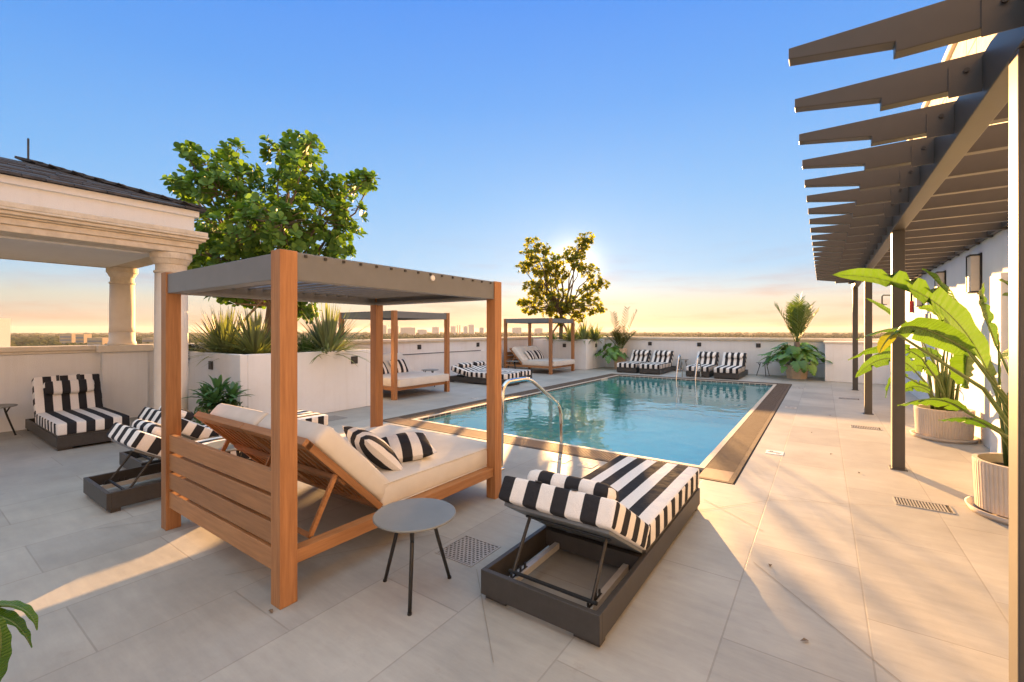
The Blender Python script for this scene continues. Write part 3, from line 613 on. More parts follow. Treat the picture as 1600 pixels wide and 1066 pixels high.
MB().tube([(rx, Y1 - half, zr), (rx, Y1 - half, zr + .36)], .012, 6).build('lightning_rod', 'darkmetal', pv)

# ------------------------------------------------------------------ building on the right and its pergola
bw = empty('building_wall', (XR, 7, 0), 0, 'tall pale stucco building wall on the right under and above the pergola', 'building')
MB().box(0, 4, -15, 10, 0, 3.3).build('wall', 'wallst', bw)
b = MB(); z = 3.3; rng = random.Random(2)
while z < 6.3:
    y = -15 + (0 if int(z * 10) % 2 else -.4)
    while y < 10: b.box(-.035, 4, max(y, -15) + .006, min(y + .95, 10) - .006, z + .006, z + .50); y += .95
    z += .506
b.build('stone_cladding', 'coral', bw, bevel=.01)
MB().box(-.01, 4, -15, 9.98, 3.3, 6.32).build('wall_core', 'wallst', bw)
MB().box(-.10, 4, -15, 10.06, 6.34, 6.48).build('roof_cap', 'cap', bw, bevel=.02)
o = tag(MB().box(-.10, .0, -.22, .22, 0, 2.3).build('wall_panel', 'wallst', loc=(XR - .001, 7.95, 0), bevel=.01), 'shallow pale upright panel on the building wall behind the nearest strelitzia', 'panel')
pg = empty('pergola', (.655, 2.68, 0), 0, 'bronze metal pergola with notched rafters and slim posts along the right wall', 'pergola')
for y in (2.68, 6.73, 10.86, 15.06): 
    p = MB().box(0, .115, 0, .12, 0, 2.76).build('post', 'bronze', pg, bevel=.006, loc=(0, y - 2.68, 0)); MB().box(-.02, .135, -.02, .14, 0, .012).build('base_plate', 'bronze', p)
MB().box(0, .115, -2.4, 13.0, 2.76, 2.985).build('beam', 'bronze', pg, bevel=.005)
MB().box(1.13, 1.19, -2.4, 13.0, 2.86, 2.99).build('ledger', 'bronze', pg, bevel=.004)
poly = [(-.795, 2.945), (-.795, 3.0), (1.185, 3.0), (1.185, 2.838), (-.392, 2.838), (-.392, 2.884)]
proto = None
for i in range(23):
    y = 1.42 - 2.68 + i * .585
    if proto is None:
        proto = MB().prism(poly, 0, .075).build('rafter', 'bronze', pg, bevel=.004)
        br = MB().box(-.125, -.002, -.006, -.0005, 2.80, 2.955).build('bracket', 'bronze', proto); MB()
        bo = MB().lathe([(.012, 0), (.012, .006)], 10).build('bolt', 'black', proto, loc=(-.06, -.012, 2.92), rot=(R(90), 0, 0))
        r_ = proto
    else: r_ = copy_tree(proto, pg)
    r_.location = (0, y, 0)
# wall lamps
def sconce(y, label):
    o = empty('wall_sconce', (XR, y, 2.42), 0, label, 'wall lamp', 'tall wall sconces')
    b = MB(); b.box(-.02, 0, -.12, .12, -.29, .29); b.box(-.125, -.02, .095, .11, -.27, .27); b.box(-.125, -.02, -.11, .11, .255, .275); b.box(-.125, -.02, -.11, .11, -.275, -.255); b.build('frame', 'black', o)
    MB().box(-.115, -.021, -.10, .094, -.254, .254).build('diffuser', 'shade', o, bevel=.004)
sconce(9.1, 'tall black framed wall sconce above the strelitzia nearest the camera'); sconce(11.35, 'tall black framed wall sconce second along the building wall'); sconce(13.6, 'tall black framed wall sconce third and farthest along the building wall'); 
o = empty('fire_alarm', (XR, 14.9, 2.2), 0, 'red fire alarm box with a dark conduit rising from it on the building wall', 'fire alarm')
MB().box(-.08, 0, -.09, .09, -.14, .14).build('box', 'red', o, bevel=.01)
MB().tube([(-.03, 0, .14), (-.03, 0, .75)], .022, 8).box(-.05, 0, -.14, .14, .6, .64).build('conduit', 'dark', o)
o = empty('security_camera', (XR, 13.2, 2.62), 0, 'small white dome camera high on the far part of the building wall', 'camera')
MB().lathe([(.0, -.13), (.05, -.11), (.07, -.06), (.07, 0), (.04, .02)], 16, (-.08, 0, 0)).build('dome', 'white', o, True); MB().box(-.08, 0, -.03, .03, .0, .04).build('bracket', 'white', o)
o = empty('wall_notice', (XR - .001, 12.9, 1.75), 0, 'small framed pale grey notice board on the wall beside the red alarm', 'sign')
MB().box(-.02, 0, -.28, .28, -.22, .22).build('board', 'greybld2', o, bevel=.004)
o = empty('garden_tap', (XR, 10.3, .62), 0, 'small bronze garden tap on the building wall behind the potted strelitzia', 'tap')
MB().tube([(0, 0, 0), (-.12, 0, 0), (-.15, 0, -.03), (-.15, 0, -.1)], .016, 8).tube([(-.06, 0, 0), (-.06, 0, .05)], .01, 6).build('spout', 'bronze', o, True); MB().tube([(-.06, -.05, .055), (-.06, .05, .055)], .012, 6).build('handle', 'bronze', o)
# outdoor shower
sp = P(1401, 600, 11.0)
o = empty('outdoor_shower', (sp.x, sp.y, 0), 0, 'slim bronze outdoor shower with a flat round head beyond the second pergola post', 'shower')
MB().tube([(0, 0, 0), (0, 0, 2.42), (0, .0, 2.45), tuple(-VR * .05 + Vector((0, 0, 2.48))), tuple(-VR * .33 + Vector((0, 0, 2.48))), tuple(-VR * .36 + Vector((0, 0, 2.45))), tuple(-VR * .36 + Vector((0, 0, 2.26)))], .016, 8).build('pipe', 'bronze', o, True)
MB().lathe([(.02, .03), (.10, .012), (.10, 0), (.0, 0)], 20).build('shower_head', 'bronze', o, loc=tuple(-VR * .36 + Vector((0, 0, 2.24))))
MB().box(-.06, .06, -.06, .06, 0, .012).build('base_plate', 'bronze', o)

# ------------------------------------------------------------------ cabanas
def make_cabana(label):
    W, L, HT = 1.86, 2.14, 2.07; o = empty('cabana_daybed', (0, 0, 0), 0, label, 'cabana', 'cabana daybeds round the pool'); s = .105; hw = W / 2
    for x in (-hw, hw - s):
        for y in (0, L - s): MB().box(x, x + s, y, y + s, 0, HT).build('post', 'wood', o, bevel=.004)
    for x in (-hw + .012, hw - s + .012): MB().box(x, x + .08, s, L - s, 1.90, 2.06).build('roof_beam', 'roofmetal', o, bevel=.003)
    for y in (.012, L - s + .012): MB().box(-hw + s, hw - s, y, y + .08, 1.90, 2.055).build('roof_beam', 'roofmetal', o, bevel=.003)
    b = MB(); b.box(-hw + s, hw - s, .094, .14, 1.905, 1.93).box(-hw + s, hw - s, L - .14, L - .094, 1.905, 1.93).box(-hw + .094, -hw + .13, s, L - s, 1.906, 1.929).box(hw - .13, hw - .094, s, L - s, 1.906, 1.929); b.build('gutter', 'roofmetal', o)
    n = 15
    for i in range(n):
        y = .16 + (L - .32) * i / (n - 1); m = Matrix.Translation((0, y, 2.01)) @ Matrix.Rotation(R(33), 4, 'X')
        lb_ = MB().box(-hw + .10, hw - .10, -.065, .065, -.009, .009, m)
        for x in (-hw + .055, hw - .055): lb_.box(x - .04, x + .04, y - .062, y + .062, 2.0, 2.0665)
        lo = lb_.build('louvre', 'roofmetal', o, bevel=.003)
        for x in (-hw + .010, hw - .014): MB().box(x - .006, x + .010, y - .008, y + .008, 2.04, 2.056).build('pivot_pin', 'black', lo)
    for k in range(4):
        z = .18 + k * .152; MB().box(-hw + s, hw - s, .022, .06, z, z + .128).build('headboard_slat', 'woodx', o, bevel=.003)
    for x in (-hw + .02, hw - .1): MB().box(x, x + .08, s, L - s, .215, .295).build('side_rail', 'woody', o, bevel=.004)
    for y in (.062, L - .10): MB().box(-hw + s, hw - s, y, y + .05, .2, .29).build('end_rail', 'woodx', o, bevel=.004)
    b = MB()
    for i in range(9): y = .86 + i * .135; b.box(-hw + .1, hw - .1, y, y + .1, .262, .29)
    b.build('bed_slats', 'woodx', o)
    mt = cushion('mattress', W - .20, 1.42, .18, 'cream', o, (0, .80 + .71, .385), r=.03, puff=.014); piping(mt, W - .19, 1.43, .18, (0, 0, 0), 'cream')
    for sgn in (-1, 1):
        e = bpy.data.objects.new('backrest', None); col.objects.link(e); e.parent = o; e.location = (sgn * (W - .2) / 4, .80, .315); e.rotation_euler = (R(-45.5), 0, 0)
        w2 = (W - .2) / 2 - .008
        cushion('back_cushion', w2, .77, .155, 'cream', e, (0, -.385, .098), r=.04, puff=.012, seed=sgn + 2)
        b = MB()
        for x in (-w2 / 2, w2 / 2 - .05): b.box(x, x + .05, -.81, 0, -.03, .015)
        for k in range(7): x = -w2 / 2 + .075 + k * (w2 - .16) / 6.5; b.box(x, x + .035, -.77, -.05, -.012, .012)
        b.box(-w2 / 2 + .05, w2 / 2 - .05, -.05, 0, -.03, .012); b.build('slat_frame', 'woody', e)
        MB().box(-w2 / 2 - .0, w2 / 2, -.84, -.77, -.032, .018).box(-w2 / 2 + .05, w2 / 2 - .05, -.42, -.35, -.045, -.013).build('cross_rail', 'woodx', e, bevel=.003)
        MB().bar((w2 / 2 - .03, -.48, -.03), (w2 / 2 - .03, -.36, -.40), .022, .03).bar((-w2 / 2 + .03, -.48, -.03), (-w2 / 2 + .03, -.36, -.40), .022, .03).bar((-w2 / 2 + .03, -.36, -.40), (w2 / 2 - .03, -.36, -.40), .02, .03).build('prop', 'woody', e)
    return o
cab = make_cabana('large wooden cabana daybed with grey louvred roof, nearest, beside the round table')
c2 = copy_tree(cab); c2['label'] = 'wooden cabana daybed against the left parapet beside the front planter box'
c3 = copy_tree(cab); c3['label'] = 'wooden cabana daybed farthest back beside the far planter box and tree'
cab.location = (-3.475, 1.32, 0)
c2.location = (-10.2, 7.72, 0); c2.rotation_euler.z = R(-90)
c3.location = (-10.25, 15.0, 0); c3.rotation_euler.z = R(-90)
MB().lathe([(.022, 0), (.022, .012), (.0, .016)], 14).build('button', 'white', cab, loc=(.93 - .012, 1.22, 2.02), rot=(0, R(90), 0))
for cc in (c2, c3):
    pass
pm = pillow_mesh('throw_pillow', .50, .47, .20, 'pstripe')
def pillow(c, loc, rot, label):
    o = bpy.data.objects.new('throw_pillow', pm); col.objects.link(o); tag(o, label, 'pillow', 'striped throw pillows')
    m = Matrix.Translation(c.location) @ Euler(c.rotation_euler).to_matrix().to_4x4() @ Matrix.Translation(loc) @ Euler(rot).to_matrix().to_4x4()
    o.matrix_world = m; return o
pillow(cab, (.42, 1.36, .565), (R(8), R(-4), R(58)), 'striped throw pillow lying flat on the front cabana mattress')
pillow(cab, (.44, 1.02, .625), (R(-44), R(4), R(-14)), 'striped throw pillow propped against the front cabana backrest')
pillow(c2, (.30, .83, .63), (R(-55), 0, R(6)), 'striped throw pillow on second cabana, the one nearer the pool stairs post')
pillow(c2, (-.35, .83, .63), (R(-55), 0, R(-5)), 'striped throw pillow on second cabana, the one nearer the parapet corner')
pillow(c3, (.28, .85, .63), (R(-52), 0, R(6)), 'striped throw pillow on the third cabana, left one of its pair')
pillow(c3, (-.28, .85, .63), (R(-52), 0, R(-6)), 'striped throw pillow on the third cabana, right one of its pair')

# ------------------------------------------------------------------ loungers
def make_lounger(label, ang=31):
    W, L = .76, 2.2; o = empty('sun_lounger', (0, 0, 0), 0, label, 'sun lounger', 'striped sun loungers'); h = W / 2; t = .032
    b = MB(); b.box(-h, h, 0, t, .035, .18).box(-h, h, L - t, L, .035, .18).box(-h, -h + t, t, L - t, .035, .18).box(h - t, h, t, L - t, .035, .18)
    b.build('frame', 'darkmetal', o, bevel=.003)
    for x in (-h + .012, h - .162):
        for y in (.03, L - .1): MB().box(x, x + .15, y, y + .07, 0, .036).build('foot', 'darkmetal', o, bevel=.003)
    for x in (-.27, .235):
        rr = MB().box(x, x + .035, t, .74, .06, .10).build('inner_rail', 'rail', o)
        b = MB().box(x + .012, x + .023, .12, .31, .098, .104)
        for k in range(4): b.box(x + .0125, x + .0225, .13 + k * .05, .142 + k * .05, .10, .135)
        b.build('peg_strip', 'black', rr)
    MB().box(-h + t, h - t, .70, .75, .06, .17).build('cross_bar', 'darkmetal', o)
    MB().box(-h + .012, h - .012, .74, L - .01, .181, .206).build('seat_deck', 'darkmetal', o)
    cushion('seat_cushion', W, L - .72, .155, 'stripe', o, (0, .72 + (L - .72) / 2, .206 + .0775), r=.02, puff=.008).name
    e = bpy.data.objects.new('backrest', None); col.objects.link(e); e.parent = o; e.location = (0, .735, .205); e.rotation_euler = (R(-ang), 0, 0)
    MB().box(-h + .03, h - .03, -.62, 0, -.022, .0).build('back_panel', 'roofmetal', e, bevel=.004)
    cushion('back_cushion', W, .665, .15, 'stripe', e, (0, -.345, .077), r=.02, puff=.008, seed=4)
    cushion('head_pillow', .57, .21, .10, 'stripe', e, (0, -.47, .20), (R(4), 0, 0), r=.045, puff=.012, seed=6)
    for x in (-.14, .1): MB().box(x, x + .035, -.685, -.46, .152, .158).build('pillow_strap', 'black', e)
    a = R(ang); q = lambda y, z: (y * math.cos(a) + z * math.sin(a) + .735, -y * math.sin(a) * 1 + z * math.cos(a) + .205)
    yb, zb = q(-.42, -.03)
    if ang > 5:
        b = MB()
        for x in (-.262, .262): b.tube([(x, yb, zb), (x, .17, .125)], .011, 8)
        b.tube([(-.29, .17, .125), (.29, .17, .125)], .011, 8); b.tube([(-.29, yb, zb), (.29, yb, zb)], .008, 8); b.build('support_frame', 'black', o)
    return o
lg = make_lounger('black and white striped sun lounger, nearest, with its raised head towards the camera')
def place(src, x, y, rz, label):
    c = copy_tree(src); c.location = (x, y, 0); c.rotation_euler.z = R(rz); c['label'] = label; return c
lg.location = (-1.29, 2.06, 0)
place(lg, -5.48, 1.14, 0, 'striped sun lounger partly behind the front cabana left post, its open base showing')
place(lg, -6.36, 1.62, 0, 'striped sun lounger tucked behind the one at the front cabana left post')
up = make_lounger('tmp', 69)
up.location = (-10.50, 1.74, 0); up.rotation_euler.z = R(-90); up['label'] = 'striped sun lounger with upright back standing against the left parapet'
flat = make_lounger('tmp', 14); flat.location = (-9.6, 10.64, 0); flat.rotation_euler.z = R(-90); flat['label'] = 'low striped sun lounger between second and third cabanas, the one nearer the camera'
place(flat, -9.75, 11.52, -90, 'low striped sun lounger between second and third cabanas, the one nearer the third cabana')
fl = make_lounger('tmp', 48); fl.location = (-6.12, 18.5, 0); fl.rotation_euler.z = R(180); fl['label'] = 'leftmost striped lounger in the far row, beside the monstera pot'
place(fl, -5.22, 18.45, 180, 'striped lounger second from left in the far row')
place(fl, -3.55, 18.4, 180, 'striped lounger third from left in the far row, behind the pool ladder')
place(fl, -2.62, 18.25, 180, 'rightmost striped lounger in the far row, beside the far side table')

# ------------------------------------------------------------------ side tables
def make_table(label):
    o = empty('side_table', (0, 0, 0), 0, label, 'side table', 'round three legged side tables')
    MB().lathe([(.0, .462), (.242, .462), (.25, .467), (.25, .473), (.246, .477), (0, .477)], 64, caps=False).build('table_top', 'tabletop', o, True).modifiers.new('e', 'EDGE_SPLIT').split_angle = R(35)
    for k in range(3):
        a = R(90 + 120 * k); u = Vector((math.cos(a), math.sin(a), 0))
        l = MB(); l.tube([u * .235 + Vector((0, 0, .006)), u * .15 + Vector((0, 0, .30)), u * .13 + Vector((0, 0, .38)), u * .115 + Vector((0, 0, .462))], [.011, .012, .012, .013], 10)
        l.tube([u * .135 + Vector((0, 0, .36)), u * .165 + Vector((0, 0, .42)), u * .19 + Vector((0, 0, .464))], .010, 8)
        lo = l.build('leg', 'black', o, True); MB().lathe([(.013, 0), (.013, .012)], 10, tuple(u * .236)).build('foot', 'black', lo)
    return o
tb = make_table('round grey side table on three black legs between the front cabana and nearest lounger')
tb.location = (-2.06, 1.90, 0); tb.rotation_euler.z = R(-20)
for x, y, rz, lab in ((-4.80, 2.0, 40, 'round grey side table behind the front cabana headboard'), (-10.1, .98, 10, 'round black side table cut by the left picture edge'), (-9.3, 9.15, 20, 'round grey side table beyond the second cabana mattress'), (-9.45, 13.55, 0, 'round pale side table at the left of the third cabana'), (-1.72, 18.05, 80, 'round side table at the far wall left of the potted palm'), (-4.55, 18.2, 30, 'round side table between the two far pairs of loungers')):
    c = copy_tree(tb); c.location = (x, y, 0); c.rotation_euler.z = R(rz); c['label'] = lab

# ------------------------------------------------------------------ pool fittings
def arc(pts, r=.08, n=6):
    pts = [Vector(p) for p in pts]; out = [pts[0]]
    for i in range(1, len(pts) - 1):
        a, b_, c = pts[i - 1], pts[i], pts[i + 1]; d1 = (a - b_).normalized(); d2 = (c - b_).normalized(); rr = min(r, (a - b_).length * .45, (c - b_).length * .45)
        for k in range(n + 1):
            t = k / n; out.append((b_ + d1 * rr) * (1 - t) ** 2 + b_ * 2 * t * (1 - t) + (b_ + d2 * rr) * t ** 2)
    return out + [pts[-1]]
o = empty('handrail', (-3.06, 4.2, 0), 0, 'bent stainless steel pool handrail rising beside the front cabana post', 'handrail')
MB().tube(arc([(0, -.06, 0), (0, -.02, 1.0), (0, .55, 1.0), (0, 1.38, .52), (0, 1.42, -.3)], .16), .027, 14).build('rail', 'steel', o, True)
MB().lathe([(.05, 0), (.05, .01), (.025, .025)], 20, (0, -.06, 0)).build('base_flange', 'steel', o, True); MB().lathe([(.05, -.3), (.05, -.29), (.025, -.28)], 20, (0, 1.42, 0)).build('end_flange', 'steel', o, True)
o = empty('pool_ladder', (-3.7, 15.4, 0), 0, 'stainless steel pool ladder with two looped rails at the far pool edge', 'ladder')
for x in (-.3, .3): MB().tube(arc([(x, .62, 0), (x, .60, .45), (x, .33, .78), (x, .12, .72), (x, -.16, .05), (x, -.14, -.9)], .14), .022, 10).tube([(x, .56, .30), (x, -.02, .28)], .014, 8).build('rail', 'steel', o, True)
for z in (-.25, -.55, -.85): MB().box(-.29, .29, -.2, -.1, z, z + .025).build('tread', 'steel', o)

# drains and pool marks on the floor
def drain(x, y, sx, sy, rz, label, style):
    o = empty('floor_drain', (x, y, 0), R(rz), label, 'drain', 'floor drains'); fr = MB()
    fr.box(-sx, sx, -sy, -sy + .012, -.02, .005).box(-sx, sx, sy - .012, sy, -.02, .005).box(-sx, -sx + .012, -sy + .012, sy - .012, -.02, .005).box(sx - .012, sx, -sy + .012, sy - .012, -.02, .005); fr.build('frame', 'drainsteel', o)
    MB().add([(-sx + .012, -sy + .012, .0015), (sx - .012, -sy + .012, .0015), (sx - .012, sy - .012, .0015), (-sx + .012, sy - .012, .0015)], [(0, 1, 2, 3)]).build('sump', 'dark', o)
    b = MB()
    if style == 'slot':
        xx = -sx + .02
        while xx < sx - .03: b.box(xx, xx + .012, -sy + .013, sy - .013, .002, .0045); xx += .022
    else:
        yy = -sy + .018; r = 0
        while yy < sy - .02:
            b.box(-sx + .013, sx - .013, yy, yy + .010, .002, .0045); xx = -sx + .02 + (r % 2) * .018
            while xx < sx - .03: b.box(xx, xx + .014, yy + .010, yy + .022, .002, .0044); xx += .036
            yy += .022; r += 1
    b.build('grating', 'drainsteel', o); return o
drain(-2.12, 2.47, .17, .17, 0, 'square perforated steel drain grate in the floor right of the round table', 'perf')
drain(.75, 5.5, .20, .115, 0, 'slotted steel drain grate in the floor near the large ribbed pot', 'slot')
drain(.58, 9.35, .2, .115, 0, 'slotted drain grate near the second pergola post, in the paving towards the pool', 'slot')
drain(.50, 13.1, .2, .115, 0, 'slotted drain grate near the third pergola post', 'slot')
o = tag(MB().box(-.2, .2, -.2, .2, -.01, .004).build('access_cover', mat('cover_grey', (.24, .23, .22), rough=.6), loc=(-7.35, 4.75, 0)), 'square grey access cover in the paving beside the front planter box', 'cover')
def marker(x, y, rz, dim, label):
    o = empty('depth_marker', (x, y, 0), R(rz), label, 'marker', 'pool marker tiles')
    MB().box(-.1, .1, -.1, .1, -.01, .004).build('tile', dim, o)
    b = MB(); b.box(-.075, .075, -.012, .008, .004, .0055).box(-.06, -.02, .035, .06, .004, .0055).box(.02, .06, -.06, -.048, .004, .0055); b.build('marking', 'darkmetal', o)
M['marktile'] = mat('worn_marker_tile', (.50, .45, .40), rough=.6)
marker(-.52, 6.75, 0, 'white', 'white square marker tile in the paving right of the pool, nearest the camera')
marker(-.55, 10.9, 0, 'marktile', 'faded marker tile halfway along the right side of the pool')
marker(-.50, 14.7, 0, 'marktile', 'faded marker tile near the far right corner of the pool')
marker(-2.65, 4.85, 0, 'marktile', 'faded marker tile by the handrail, the left one of two')
marker(-2.30, 4.85, 0, 'marktile', 'faded marker tile by the handrail, the right one of two')
marker(-6.78, 8.1, 90, 'marktile', 'faded marker tile in the paving left of the pool near the second cabana')
b = MB(); b.box(-.07, .07, -.0, .004, -.15, -.02); 
rng = random.Random(21)
for k, (x, y) in enumerate(((.08, 7.05), (.12, 10.3), (-.06, 2.75), (-2.55, 1.28), (.33, 6.3), (-.15, 8.4), (-.3, 3.5))):
    o = MB().strip([Vector((0, 0, .004)), Vector((.02, .004, .012)), Vector((.045, 0, .006))], [.002, .012, .001], Vector((0, 1, 0)), .3).build('fallen_leaf', 'bark', loc=(x, y, 0), rot=(0, 0, rng.random() * 6))
    tag(o, ('tiny dry fallen leaf on the paving ' + ('left of the near pergola post', 'beside the faded pool marker tile', 'in the lit strip at lower right', 'by the front cabana corner post', 'between pergola post and pool', 'beyond the white marker tile', 'right of the nearest lounger')[k]), 'leaf', 'fallen leaves')

# ------------------------------------------------------------------ plants
def obov(mb, base, d, up, L, W, bend=.2):      # rounded leaf
    d = d.normalized(); sd = d.cross(up).normalized(); u2 = sd.cross(d)
    pr = ((0, .05), (.3, .55), (.62, 1.0), (.86, .78), (1, .18))
    mb.strip([base + d * L * t + u2 * (-bend * L * t * t) for t, _ in pr], [W * k / 2 for _, k in pr], sd, .18)
def rvec(rng, s=1.0):
    while True:
        v = Vector((rng.uniform(-1, 1), rng.uniform(-1, 1), rng.uniform(-1, 1)))
        if .05 < v.length < 1: return v * s
def limb(mb, a, b_, r0, r1, rng, n=4, k=.06):
    a, b_ = Vector(a), Vector(b_); L = (b_ - a).length; pts = [a.lerp(b_, i / n) + (rvec(rng, k * L) if 0 < i < n else Vector()) for i in range(n + 1)]
    mb.tube(pts, [r0 + (r1 - r0) * i / n for i in range(n + 1)], 7); return pts
def tree(label, bx, by, z0, trunk_top, lobes, d0, leafm, LL, seed, per, rtrunk):
    rng = random.Random(seed); o = empty('tree', (bx, by, z0), 0, label, 'tree'); base = Vector((bx, by, z0))
    tb_ = MB(); top = Vector((bx, by, trunk_top)) + VR * .05
    limb(tb_, (0, 0, -.1), top - base, rtrunk, rtrunk * .75, rng, 5, .02)
    lv = MB()
    for (x, y, r, dd) in lobes:
        c = P(x, y, d0 + dd) - base
        limb(tb_, top - base - Vector((0, 0, rng.uniform(0, .3))), c, rtrunk * .42, rtrunk * .14, rng, 5, .07)
        for q in range(int(per * r * r) + 3):
            v = rvec(rng); v = v.normalized() * (v.length ** .55); tip = c + Vector((v.x * r, v.y * r * 1.15, v.z * r * .85))
            if rng.random() < .55: limb(tb_, c + v * r * .2, tip, rtrunk * .10, rtrunk * .045, rng, 2, .08)
            ax = (v * .9 + Vector((0, 0, .75)) + rvec(rng, .5)).normalized()
            s1 = ax.cross(Vector((.3, .5, .1))).normalized(); s2 = ax.cross(s1); k = rng.randint(6, 9)
            for i in range(k):
                a = i * 2.4 + rng.random() * .6; t = .35 + .6 * (i / k); dr = (ax * (1.15 - t) + (s1 * math.cos(a) + s2 * math.sin(a)) * (t + .25)).normalized()
                l = LL * rng.uniform(.75, 1.12); obov(lv, tip - ax * LL * .35 * (i / k), dr, ax, l, l * rng.uniform(.62, .8), rng.uniform(.0, .3))
    tb_.build('trunk', 'bark', o, True); lv.build('crown', leafm, o, True)
    return o
T1 = [(300, 285, .36, 0), (296, 300, .25, .4), (292, 240, .22, -.1), (325, 258, .36, .2), (345, 300, .48, -.5), (368, 240, .24, .1), (372, 275, .4, -.2), (395, 310, .6, .3), (440, 238, .36, 0), (468, 235, .36, .3), (482, 228, .26, -.2), (470, 268, .42, -.5), (452, 300, .48, .5), (505, 300, .42, 0), (540, 292, .3, .2), (570, 286, .22, 0), (580, 282, .15, 0), (545, 330, .26, -.2), (500, 345, .55, -.3), (540, 360, .3, .2), (440, 350, .65, -.8), (390, 365, .65, -.6), (345, 360, .55, .2), (320, 395, .45, -.3), (365, 410, .6, -.2), (430, 410, .7, .2), (500, 395, .5, .1), (525, 390, .3, 0), (310, 425, .3, .1), (350, 445, .4, .3), (400, 450, .45, .4), (468, 458, .38, .2), (500, 440, .4, .2), (455, 480, .22, 0), (480, 487, .2, .1), (368, 462, .2, .1), (520, 425, .25, 0)]
t1 = tree('broad green tree with large rounded leaves in the front planter box', -9.35, 4.6, 1.12, 2.35, T1, 9.13, 'lf_tree', .155, 11, 155, .085)
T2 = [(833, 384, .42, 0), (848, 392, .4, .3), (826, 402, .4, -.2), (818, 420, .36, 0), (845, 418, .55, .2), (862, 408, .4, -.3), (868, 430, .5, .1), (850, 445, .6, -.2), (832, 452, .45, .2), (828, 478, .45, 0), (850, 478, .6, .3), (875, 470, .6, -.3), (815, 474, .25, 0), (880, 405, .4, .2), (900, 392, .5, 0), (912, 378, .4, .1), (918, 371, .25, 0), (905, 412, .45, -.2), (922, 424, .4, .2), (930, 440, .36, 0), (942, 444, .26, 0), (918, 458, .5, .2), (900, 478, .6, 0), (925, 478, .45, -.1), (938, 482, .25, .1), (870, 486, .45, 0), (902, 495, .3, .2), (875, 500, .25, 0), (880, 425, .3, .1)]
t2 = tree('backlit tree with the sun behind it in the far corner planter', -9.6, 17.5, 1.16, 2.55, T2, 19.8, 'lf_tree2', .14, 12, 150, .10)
# timber braces by tree one, a bracket pipe, braces by tree two
def brace(a, b_, label, r=.025):
    o = MB().tube([a, b_], r, 8).build('tree_brace', 'brace', smooth=True); tag(o, label, 'tree brace', 'timber tree braces'); return o
tp = P(417, 462, 9.1)
brace(P(345, 540, 8.9), tp, 'slanting timber brace propping the front planter tree'); brace(P(858, 527, 19.6), P(874, 505, 19.8), 'left slanting timber brace under the far corner tree', .05); brace(P(893, 527, 19.9), P(878, 503, 19.8), 'right slanting timber brace under the far corner tree', .05)
o = MB().tube(arc([P(366, 455, 9.3), P(366, 474, 9.3), P(394, 476.5, 9.2), P(416, 477, 9.13)], .08), .022, 8).build('tree_hoop', 'brace', smooth=True); tag(o, 'bent bronze support pipe beside the trunk of the front planter tree', 'support pipe')
def straps(name, loc, n, L, W, seed, leafm, label, cat='plant', up=.5, group=None, droop=.55):
    rng = random.Random(seed); b = MB()
    for i in range(n):
        a = rng.random() * 6.283; el = R(rng.uniform(10, 86)); l = L * rng.uniform(.6, 1.1); h = Vector((math.cos(a), math.sin(a), 0)); d = h * math.cos(el) + Vector((0, 0, math.sin(el)))
        sd = d.cross(Vector((0, 0, 1)) + h * .01).normalized(); dr = droop * rng.uniform(.05, .8) * math.cos(el)
        st = h * .05; pts = []; k = 6
        for j in range(k + 1): t = j / k; pts.append(st + d * l * t + Vector((0, 0, -dr * l * t ** 2.3)))
        b.strip(pts, [W * w_ for w_ in (.75, .95, 1, .9, .7, .42, .06)], sd, .3)
    o = b.build(name, leafm, smooth=True, loc=loc); tag(o, label, cat, group); return o
gA = 'strappy plants in the planter boxes'
def gp(x, y, d): 
    v = P(x, y, d); return (v.x, v.y)
for (x, d, z, n, L, W, sd, m, lab) in ((352, 8.55, 1.1, 270, 1.0, .02, 31, 'lf_agave', 'yellow green spiky plant at the left end of the front planter'), (398, 8.3, 1.1, 270, .96, .02, 32, 'lf_agave', 'grey green spiky plant left of the front cabana post in the planter'), (512, 8.9, 1.1, 280, 1.1, .02, 33, 'lf_agave', 'tall grey green spiky plant at the right end of the front planter'), (480, 8.7, 1.08, 220, .5, .014, 34, 'lf_dark', 'low dark green grassy plant right of the front cabana post in the planter'),
        (440, 9.6, 1.1, 80, .8, .024, 35, 'lf_agave', 'spiky plant behind the tree trunk in the front planter'), (893, 18.6, 1.15, 100, .85, .034, 36, 'lf_agave', 'spiky plant left of centre in the far planter under the tree'), (912, 18.7, 1.15, 100, .95, .034, 37, 'lf_agave', 'spiky plant in the middle of the far planter box'), (928, 18.9, 1.15, 90, .85, .034, 38, 'lf_agave', 'spiky plant at the right end of the far planter box'), (862, 19.2, 1.15, 60, .5, .03, 39, 'lf_dark', 'low dark plant at the left end of the far planter box')):
    x_, y_ = gp(x, 520, d); straps('strappy_plant', (x_, y_, z), n, L, W, sd, m, lab, group=gA)
# dark drooping shrub on the left edge of the front planter
rng = random.Random(41); b = MB(); c0 = P(303, 553, 8.7)
for i in range(260): v = rvec(rng); obov(b, v * .2 + Vector((0, 0, -.12 if rng.random() < .3 else 0)), rvec(rng), Vector((0, 0, 1)), .10, .06)
tag(b.build('dark_shrub', leaf_mat('near_black_leaf', (.008, .008, .008), (.02, .022, .016), .05, .5), smooth=True, loc=c0), 'small very dark shrub spilling over the left corner of the front planter', 'shrub')

